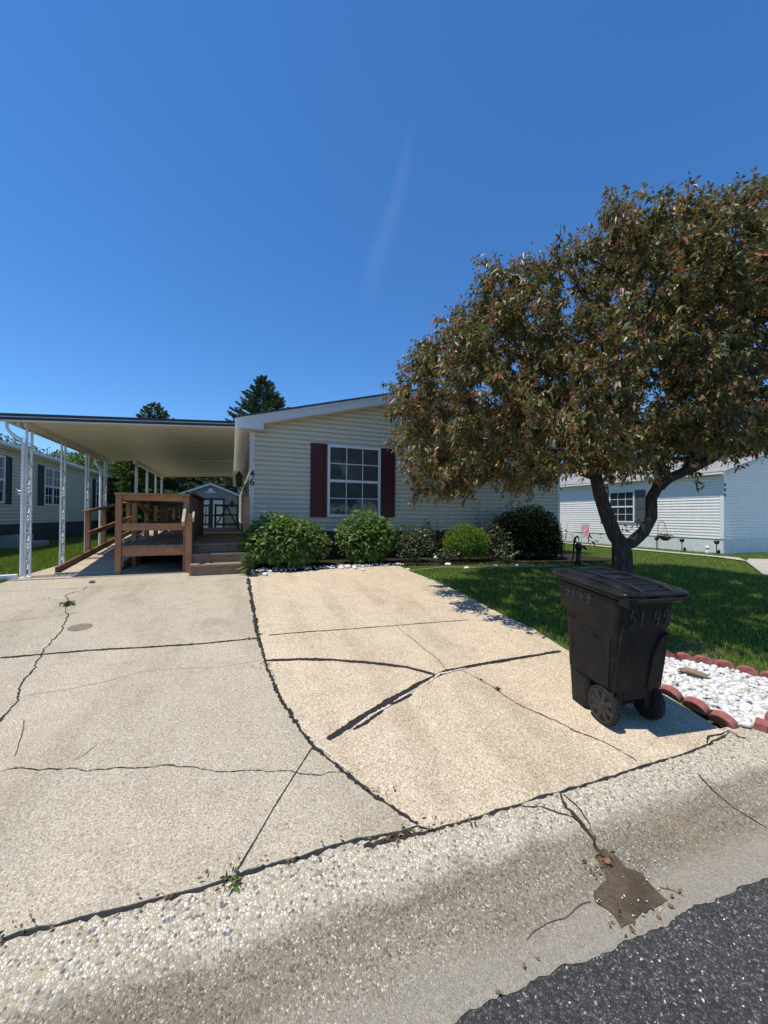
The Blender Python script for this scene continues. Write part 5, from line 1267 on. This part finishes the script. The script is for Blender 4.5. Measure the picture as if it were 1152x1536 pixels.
leaves('crown', pos, di, .078, .033, [M['crab'], M['crab_tip']], tree, mi, .32, .2, up=np.array([0, 0, .5]))
m = MB()
for a_, b_ in shoots: m.tube([Vector(a_), Vector(b_)], [.005, .002], 4)
m.build('shoot', M['bark'], tree)
# shoots at the fork
pos = np.array([P(x+RNG.uniform(-5, 5), y+RNG.uniform(-5, 5), 5.55)[:] for x, y in ((884,808),(888,812),(880,800),(943,795),(950,790),(955,796),(946,802),(938,790),(960,788),(952,782),(890,818),(898,805)) for _ in range(3)])
leaves('sucker_leaves', pos, RNG.normal(size=pos.shape)+np.array([0, 0, .3]), .06, .028, M['crab'], tree)

# ---------------------------------------------------------------- conifers and far trees
def conifer(label, x, y, h, r, n=26, group=None, z0=.62, mat='spruce', fl=.17, dens=1., up=0.):
    t = thing('spruce_tree', label, 'tree', (x, y, z0), group); m = MB(); m.tube([(x, y, z0), (x, y, z0+h*.5), (x, y, z0+h)], [h*.018, h*.011, .01], 7); pos = []; di = []
    for k in range(n):
        f = (k+.5)/n; zz = z0+h*(.06+.93*f); rr = r*(1-f)**.85+.05; nb_ = max(4, int(9*(1-f)+4))
        for b in range(nb_):
            a = 2*PI*(b+random.random()*.8)/nb_+k*1.3; L_ = rr*random.uniform(.75, 1.12)
            e = Vector((x+math.cos(a)*L_, y+math.sin(a)*L_, zz-L_*.10+L_*(.18+up)*f)); s = Vector((x, y, zz)); md = s.lerp(e, .55)+Vector((0, 0, -.12*L_)); m.tube([s, md, e], [.02+.01*(1-f), .012, .004], 4)
            nn = int((16+L_*24)*dens)
            for q in range(nn):
                u = random.random()**.6; p = s.lerp(md, u/.55) if u < .55 else md.lerp(e, (u-.55)/.45); wd = .24*L_*(1.15-u)*random.uniform(-1, 1)
                p = p+Vector((-math.sin(a)*wd, math.cos(a)*wd, random.uniform(-.05, .06))); pos.append(p[:]); di.append(np.array([math.cos(a)*.7-math.sin(a)*wd*2, math.sin(a)*.7+math.cos(a)*wd*2, random.uniform(-.1, .45)]))
    m.build('trunk', M['bark'], t); leaves('crown', np.array(pos), np.array(di), fl, fl*.42, M[mat], t, None, .1, .2); return t
def at(px, Y): d = ray(px, 770); return d.x/d.y*Y
def topz(py, px, Y): d = ray(px, py); return EYE.z+d.z/d.y*Y
hs = topz(562, 393, 33)-.62; conifer('dense green spruce showing above the roof of the cream house', at(393, 33), 33, hs, 6.6, 64, fl=.22, dens=2.6, up=.25)
hs = topz(603, 230, 33)-.62; conifer('tall spruce with open branches behind the carport', at(230, 33), 33, hs, 5.0, 44, fl=.24, dens=1.6, up=.35)
conifer('low branched spruce seen under the carport roof between the posts', at(198, 23.5), 23.5, 6.0, 2.0, 22, fl=.2, dens=1.5, mat='decid')
def broad(label, x, y, h, r, n=5200, fl=.22, mat='decid', z0=.62, group=None, zc=.62, rz_=.42, k=14):
    t = thing('leafy_tree', label, 'tree', (x, y, z0), group); m = MB(); c = (x, y, z0+h*zc); m.tube([(x, y, z0-.1), (x+.1, y, z0+h*.3), (x, y, z0+h*.6)], [h*.03, h*.022, h*.012], 8)
    cl = []
    for q in range(k):
        u = RNG.normal(size=3); u /= np.linalg.norm(u); u[2] = abs(u[2])*.9-.35; cc_ = np.array(c)+u*np.array([r, r, h*rz_])*RNG.uniform(.55, .85); cl.append(cc_)
        m.tube([(x, y, z0+h*RNG.uniform(.25, .5)), tuple((np.array([x, y, z0+h*.5])+cc_)/2), tuple(cc_)], [h*.012, h*.008, .015], 5)
    pos, us = [], []
    for cc_ in cl:
        p, u = lumps(cc_, np.array([.5*r, .5*r, h*.17])*RNG.uniform(.75, 1.15), n//k, 6, .7, .4, -.9); pos.append(p); us.append(u)
    pos = np.concatenate(pos); us = np.concatenate(us); m.build('trunk', M['bark'], t)
    leaves('crown', pos, us+RNG.normal(size=us.shape)*.7, fl, fl*.6, M[mat], t, None, .3, .2); return t
G1 = 'leafy trees behind the sage house'
for px_, Y, ptop, r, lab in ((-5, 44, 640, 2.6, 'leafy tree at the far left above the roof of the sage house'), (78, 46, 668, 4.0, 'round leafy tree above the sage house roof between the first two carport posts'), (125, 40, 672, 3.4, 'leafy tree above the sage house roof between the second and third posts'), (160, 38, 690, 3.2, 'dark leafy tree at the end of the sage house roof')):
    X_ = at(px_, Y); h = topz(ptop, px_, Y)-.62; broad(lab, X_, Y, h, r, 6500, .26)
for px_, Y, ptop, r, lab in ((265, 36, 690, 3.2, 'leafy tree seen under the carport roof above the picket railing'), (305, 40, 690, 3.4, 'leafy tree above the grey shed'), (352, 42, 690, 3.2, 'leafy tree right of the grey shed roof'), (190, 45, 690, 4., 'shaded leafy tree in the gap behind the ramp')):
    X_ = at(px_, Y); h = topz(ptop, px_, Y)-.62; broad(lab, X_, Y, h, r, 6500, .26)
# hedge line that closes the view low down behind the deck
shrub('hedge', 'dark hedge across the back of the yard behind the deck', 'hedge', (-4.5, 29.5, 1.5), (5.5, 1.0, 1.5), 9000, .16, .09, M['decid'], amp=.3)
# ================================================================ SMALL THINGS ON THE LAWN
q = G(868, 846); wp = thing('water_pump', 'black cast iron hand water pump standing on the lawn by the corner shrub', 'water pump', tuple(q))
x, y, z = q; m = MB(); m.lathe([(.12, 0), (.11, .02), (.07, .05), (.055, .10), (.05, .30), (.06, .34), (.075, .36), (.075, .44), (.05, .47), (.02, .48)], (x, y, z), 16); m.build('body', M['iron'], wp, smooth=True)
m = MB(); m.tube([(x, y, z+.40), (x+.13, y-.02, z+.395), (x+.20, y-.03, z+.34)], [.045, .036, .026], 8); m.build('spout', M['iron'], wp, smooth=True)
m = MB(); m.tube([(x+.0, y, z+.46), (x+.0, y, z+.60)], .01, 6); m.tube([(x+.01, y, z+.60), (x-.04, y, z+.635), (x-.11, y, z+.60), (x-.145, y, z+.48), (x-.155, y, z+.30), (x-.17, y, z+.17), (x-.22, y, z+.05)], [.014, .022, .028, .022, .018, .017, .014], 8); m.tube([(x-.05, y, z+.44), (x-.11, y, z+.56)], .014, 6); m.build('handle', M['iron'], wp, smooth=True)
GL = 'solar lights along the white house'
for px_, py_, lab in ((883, 815, 'black solar path light left of the forked trunk by the white skirting'), (985, 822, 'black solar path light beside the shepherd hook'), (1023, 827, 'black solar path light in the middle of the white skirting'), (1075, 831, 'black solar path light nearest the corner of the white house')):
    X_ = 14.85; Y_ = onwall(px_, X_); zz = gz(X_, Y_)-.02; s = thing('solar_light', lab, 'path light', (X_, Y_, zz), GL)
    m = MB(); m.tube([(X_, Y_, zz), (X_, Y_, zz+.34)], .014, 6); m.build('stake', M['iron'], s)
    m = MB(); m.lathe([(.03, .33), (.065, .36), (.075, .42), (.085, .43), (.06, .455), (.01, .46)], (X_, Y_, zz), 10); m.build('lamp_head', M['iron'], s)
X_ = 14.6; Y_ = onwall(987, X_); zz = gz(X_, Y_)-.02; s = thing('shepherd_hook', 'thin black shepherd hook in front of the white house wall', 'hook', (X_, Y_, zz))
m = MB(); yb = Y_-.26; m.tube([(X_, Y_, zz), (X_, Y_, zz+.92), (X_, Y_-.05, zz+1.03), (X_, Y_-.15, zz+1.06), (X_, Y_-.24, zz+1.0), (X_, yb, zz+.9), (X_, yb+.02, zz+.86)], .010, 6); m.build('pole', M['iron'], s)
s = thing('hanging_basket', 'dark hanging flower basket on the shepherd hook', 'basket', (X_, yb, zz+.42)); m = MB()
m.lathe([(.08, .36), (.17, .44), (.20, .50), (.19, .505), (.05, .49)], (X_, yb, zz), 12); b_ = m.build('bowl', M['iron'], s)
m = MB()
for a in (0, 2.1, 4.2): m.tube([(X_+.19*math.cos(a), yb+.19*math.sin(a), zz+.5), (X_, yb, zz+.86)], .004, 4)
m.build('chain', M['iron'], s)
p, u = lumps((X_, yb, zz+.52), (.24, .24, .09), 260, 5, .7, .3, -.6); leaves('foliage', p, u+RNG.normal(size=u.shape)*.5, .05, .03, M['yew'], s)
p, u = lumps((X_, yb-.14, zz+.52), (.10, .12, .09), 60, 5, .8, .3, -.6); leaves('flower', p, u+RNG.normal(size=u.shape)*.5, .05, .04, leafmat('pale_flower', [(0, (.55, .4, .28)), (1, (.7, .6, .5))]), s)
# garden flag
def bands(name, cs, sc_):
    m, t, b, o = nt(name); n = noise(t, coords(t), sc_, 2); L(t, ramp(t, n, cs, 'CONSTANT'), b.inputs['Base Color']); b.inputs['Roughness'].default_value = .9; return m
X_ = 14.3; Y_ = onwall(878, X_); zz = gz(X_, Y_)-.02; s = thing('garden_flag', 'small pink and white garden flag on a wire stand by the white house', 'flag', (X_, Y_, zz))
m = MB(); m.tube([(X_, Y_+.2, zz), (X_, Y_+.2, zz+.86), (X_, Y_-.2, zz+.86)], .008, 5); m.build('stand', M['iron'], s)
V = []; nX = 10
for j in range(8):
    for i in range(nX+1): V.append((X_+.012*math.sin(i*.9+j*.2), Y_+.17-.36*i/nX, zz+.84-.5*j/7))
F = [(j*(nX+1)+i, j*(nX+1)+i+1, (j+1)*(nX+1)+i+1, (j+1)*(nX+1)+i) for j in range(7) for i in range(nX)]
m = MB(); m.add(V, F); fl = m.build('cloth', bands('flag_cloth', [(0, (.75, .72, .72)), (.42, (.60, .10, .16)), (.52, (.75, .70, .70)), (.58, (.45, .10, .16)), (.64, (.10, .10, .2))], 9), s); sm = fl.modifiers.new('t', 'SOLIDIFY'); sm.thickness = .003
X_ = 14.0; Y_ = onwall(848, X_); zz = gz(X_, Y_)-.02; s = thing('garden_chair', 'white and pink metal garden chair half hidden behind the dark corner shrub', 'chair', (X_, Y_, zz))
m = MB()
for dx, dy in ((-.22, -.22), (.22, -.22), (.22, .22), (-.22, .22)): m.tube([(X_+dx, Y_+dy, zz), (X_+dx*.9, Y_+dy*.9, zz+.44)], .014, 6)
m.build('leg', M['white_metal'], s)
m = MB(); m.box((X_-.24, Y_-.24, zz+.44), (X_+.24, Y_+.24, zz+.47)); m.build('seat', bands('chair_cloth', [(0, (.7, .68, .66)), (.5, (.62, .25, .22)), (.58, (.7, .66, .64))], 10), s, bev=.008)
m = MB(); m.tube([(X_+.22, Y_-.23, zz+.46), (X_+.30, Y_-.25, zz+.95), (X_+.30, Y_+.25, zz+.95), (X_+.22, Y_+.23, zz+.46)], .014, 6)
for k in range(5): m.tube([(X_+.23, Y_-.16+.08*k, zz+.47), (X_+.30, Y_-.16+.08*k, zz+.94)], .008, 5)
m.build('backrest', M['white_metal'], s)
# white garden ornament by the skirting
X_ = 14.95; Y_ = onwall(1061, X_); zz = gz(X_, Y_)-.02; m = MB(); m.lathe([(.06, 0), (.055, .07), (.03, .13), (.05, .17), (.055, .21), (.03, .25), (.0, .26)], (X_, Y_, zz), 12)
tag(m.build('garden_ornament', M['white_metal'], None, (X_, Y_, zz), smooth=True), 'white garden ornament against the pale skirting near the house corner', 'ornament')
# dark pebble-like lights behind the stakes are rocks
for px_, lab in ((1027, 'small dark stone beside the middle path light'), (1078, 'small dark stone beside the path light nearest the corner')):
    X_ = 15.0; Y_ = onwall(px_, X_); d = IV*np.array([.05, .05, .09]); o = np_mesh('stone', d, IF, M['iron']); o.location = (X_, Y_, gz(X_, Y_)+.05); tag(o, lab, 'stone')
# a parked car glimpsed past the far end of the ramp
cx, cy = at(187, 31), 31.; cz = gz(cx, cy); s = thing('parked_car', 'silver parked car glimpsed behind the deck railing at the far left', 'car', (cx, cy, cz)); cm = plain('silver_paint', (.42, .44, .47), .25, .05, 3, .6, .4)
prof = [(-2.1, .32), (2.15, .32), (2.2, .62), (2.1, .82), (1.1, .95), (.55, 1.38), (-1.0, 1.42), (-1.75, 1.0), (-2.15, .92)]
m = MB(); m.prism([(cx+a, cz+b) for a, b in prof], 'Y', cy-.85, cy+.85); m.build('body', cm, s, bev=.08)
m = MB(); m.prism([(cx+a, cz+b) for a, b in ((.98, .98), (.5, 1.33), (-.95, 1.36), (-1.55, 1.0))], 'Y', cy-.856, cy+.856); m.build('side_window', M['glass_dark'], s)
for a in (-1.35, 1.35):
    for sd in (-.78, .78): m = MB(); m.lathe([(.2, -.1), (.31, -.1), (.33, -.06), (.33, .06), (.31, .1), (.2, .1)], (cx+a, cy+sd, cz+.33), 18, 'Y'); m.build('wheel', M['rubber'], s)
# leaf litter along the foot of the drive
pts = []
for px_, py_, n in ((350, 1318, 16), (600, 1258, 14), (640, 1246, 14), (15, 1412, 16), (900, 1300, 30), (450, 1290, 8), (700, 1236, 8), (790, 1470, 4), (930, 1395, 8), (250, 1350, 6), (1000, 1360, 6), (660, 915, 0), (80, 900, 8), (380, 960, 10), (395, 1000, 14), (560, 1195, 8), (760, 950, 2)):
    q = G(px_, py_)
    for _ in range(n): a, b = q.x+RNG.normal()*.06, q.y+RNG.normal()*.02; pts.append((a, b, gz(a, b)+.022))
pts = np.array(pts); d = RNG.normal(size=pts.shape)*np.array([1, 1, .15])
struct(leaves('leaf_litter', pts, d, .024, .014, leafmat('dead_leaf', [(0, (.16, .08, .035)), (.6, (.26, .15, .07)), (1, (.10, .12, .03))], .8, .1), None, None, .05, .25), 'stuff')
# loose grit on the road and pale chips
P_ = []
for _ in range(700):
    s_ = RNG.uniform(.2, 1.1); a = RNG.uniform(-.5, 3.5); b = s_-SL*a; P_.append((a, b, gz(a, b)+.008))
for _ in range(34):
    q = G(RNG.uniform(890, 1000), RNG.uniform(1290, 1385)); P_.append((q.x, q.y, q.z+.02))
stones('loose_grit', P_, .0018, .0045, M['stone'])

# ================================================================ SKY, SUN
# vapour trail: a thin cloud ribbon high above
def cloudmat():
    m = bpy.data.materials.new('vapour'); m.use_nodes = True; t = m.node_tree; t.nodes.clear(); o = t.nodes.new('ShaderNodeOutputMaterial')
    tr = t.nodes.new('ShaderNodeBsdfTransparent'); df = N(t, 'ShaderNodeBsdfTranslucent'); df.inputs[0].default_value = (.9, .92, .95, 1); ms = t.nodes.new('ShaderNodeMixShader')
    v = coords(t, (.004, .004, .004)); n = noise(t, v, 1.2, 5, .6); c = t.nodes.new('ShaderNodeTexCoord'); sp = t.nodes.new('ShaderNodeSeparateXYZ'); L(t, c.outputs['UV'], sp.inputs[0])
    # soft across, fading along
    def tent(out, p): 
        a = N(t, 'ShaderNodeMath', operation='MULTIPLY_ADD'); L(t, out, a.inputs[0]); a.inputs[1].default_value = -1; a.inputs[2].default_value = 1
        b = N(t, 'ShaderNodeMath', operation='MULTIPLY'); L(t, out, b.inputs[0]); L(t, a.outputs[0], b.inputs[1]); k = N(t, 'ShaderNodeMath', operation='POWER'); L(t, b.outputs[0], k.inputs[0]); k.inputs[1].default_value = p; return k.outputs[0]
    a = N(t, 'ShaderNodeMath', operation='MULTIPLY'); L(t, tent(sp.outputs[0], 1.6), a.inputs[0]); L(t, tent(sp.outputs[1], .8), a.inputs[1])
    b = N(t, 'ShaderNodeMath', operation='MULTIPLY'); L(t, a.outputs[0], b.inputs[0]); L(t, ramp(t, n, [(.3, (.35, .35, .35)), (.7, (1, 1, 1))]), b.inputs[1])
    k = N(t, 'ShaderNodeMath', operation='MULTIPLY'); L(t, b.outputs[0], k.inputs[0]); k.inputs[1].default_value = .75; k.use_clamp = True
    L(t, k.outputs[0], ms.inputs[0]); L(t, tr.outputs[0], ms.inputs[1]); L(t, df.outputs[0], ms.inputs[2]); L(t, ms.outputs[0], o.inputs[0]); return m
H = 2600.; cen = [(618, 180), (608, 245), (597, 295), (583, 335), (571, 375), (560, 415), (550, 460)]; V = []; UVs = []; F = []
line = []
for px_, py_ in cen:
    d = ray(px_, py_); k = (H-CAMH)/d.z; line.append(EYE+d*k)
for i, p in enumerate(line):
    a = line[max(0, i-1)]; b = line[min(len(line)-1, i+1)]; s = Vector((-(b-a).y, (b-a).x, 0)).normalized()*(45+22*i)
    for j, kf in enumerate((-1, -.5, 0, .5, 1)): V.append(tuple(p+s*kf+Vector((0, 0, 12*(1-kf*kf))))); UVs.append((j/4, i/(len(line)-1)))
for i in range(len(line)-1):
    for j in range(4): F.append((i*5+j, i*5+j+1, i*5+j+6, i*5+j+5))
me = bpy.data.meshes.new('vapour_trail'); me.from_pydata(V, [], F); uv = me.uv_layers.new(name='UVMap')
for lp in me.loops: uv.data[lp.index].uv = UVs[lp.vertex_index]
me.materials.append(cloudmat()); me.polygons.foreach_set('use_smooth', [True]*len(F)); struct(link_mesh('sky_vapour_trail', me))

SUN_TRAVEL = Vector((.345, .035, -.94)).normalized()
sl = bpy.data.lights.new('sun', 'SUN'); sl.energy = 5.0; sl.angle = R(.53); sl.color = (1, .94, .83)
so = bpy.data.objects.new('sun', sl); col.objects.link(so); so.rotation_euler = SUN_TRAVEL.to_track_quat('-Z', 'Y').to_euler()
w = bpy.data.worlds.new('World'); sc.world = w; w.use_nodes = True; t = w.node_tree; t.nodes.clear()
sk = t.nodes.new('ShaderNodeTexSky'); sk.sky_type = 'NISHITA'; sk.sun_disc = False
sd = -SUN_TRAVEL; sk.sun_elevation = math.asin(sd.z); sk.sun_rotation = math.atan2(sd.x, sd.y) % (2*PI)
sk.altitude = 0; sk.air_density = 1.0; sk.dust_density = 0; sk.ozone_density = 10.0
bg = t.nodes.new('ShaderNodeBackground'); bg.inputs[1].default_value = .15; wo = t.nodes.new('ShaderNodeOutputWorld')
hs_ = N(t, 'ShaderNodeHueSaturation', Saturation=1.13, Value=1.15); L(t, sk.outputs[0], hs_.inputs['Color']); L(t, hs_.outputs[0], bg.inputs[0]); L(t, bg.outputs[0], wo.inputs[0])
sc.view_settings.view_transform = 'Standard'; sc.view_settings.look = 'None'; sc.view_settings.exposure = 0; sc.view_settings.gamma = 1; sc.view_settings.use_curve_mapping = False
sc.cycles.max_bounces = 6; sc.cycles.transparent_max_bounces = 8; sc.cycles.use_denoising = True
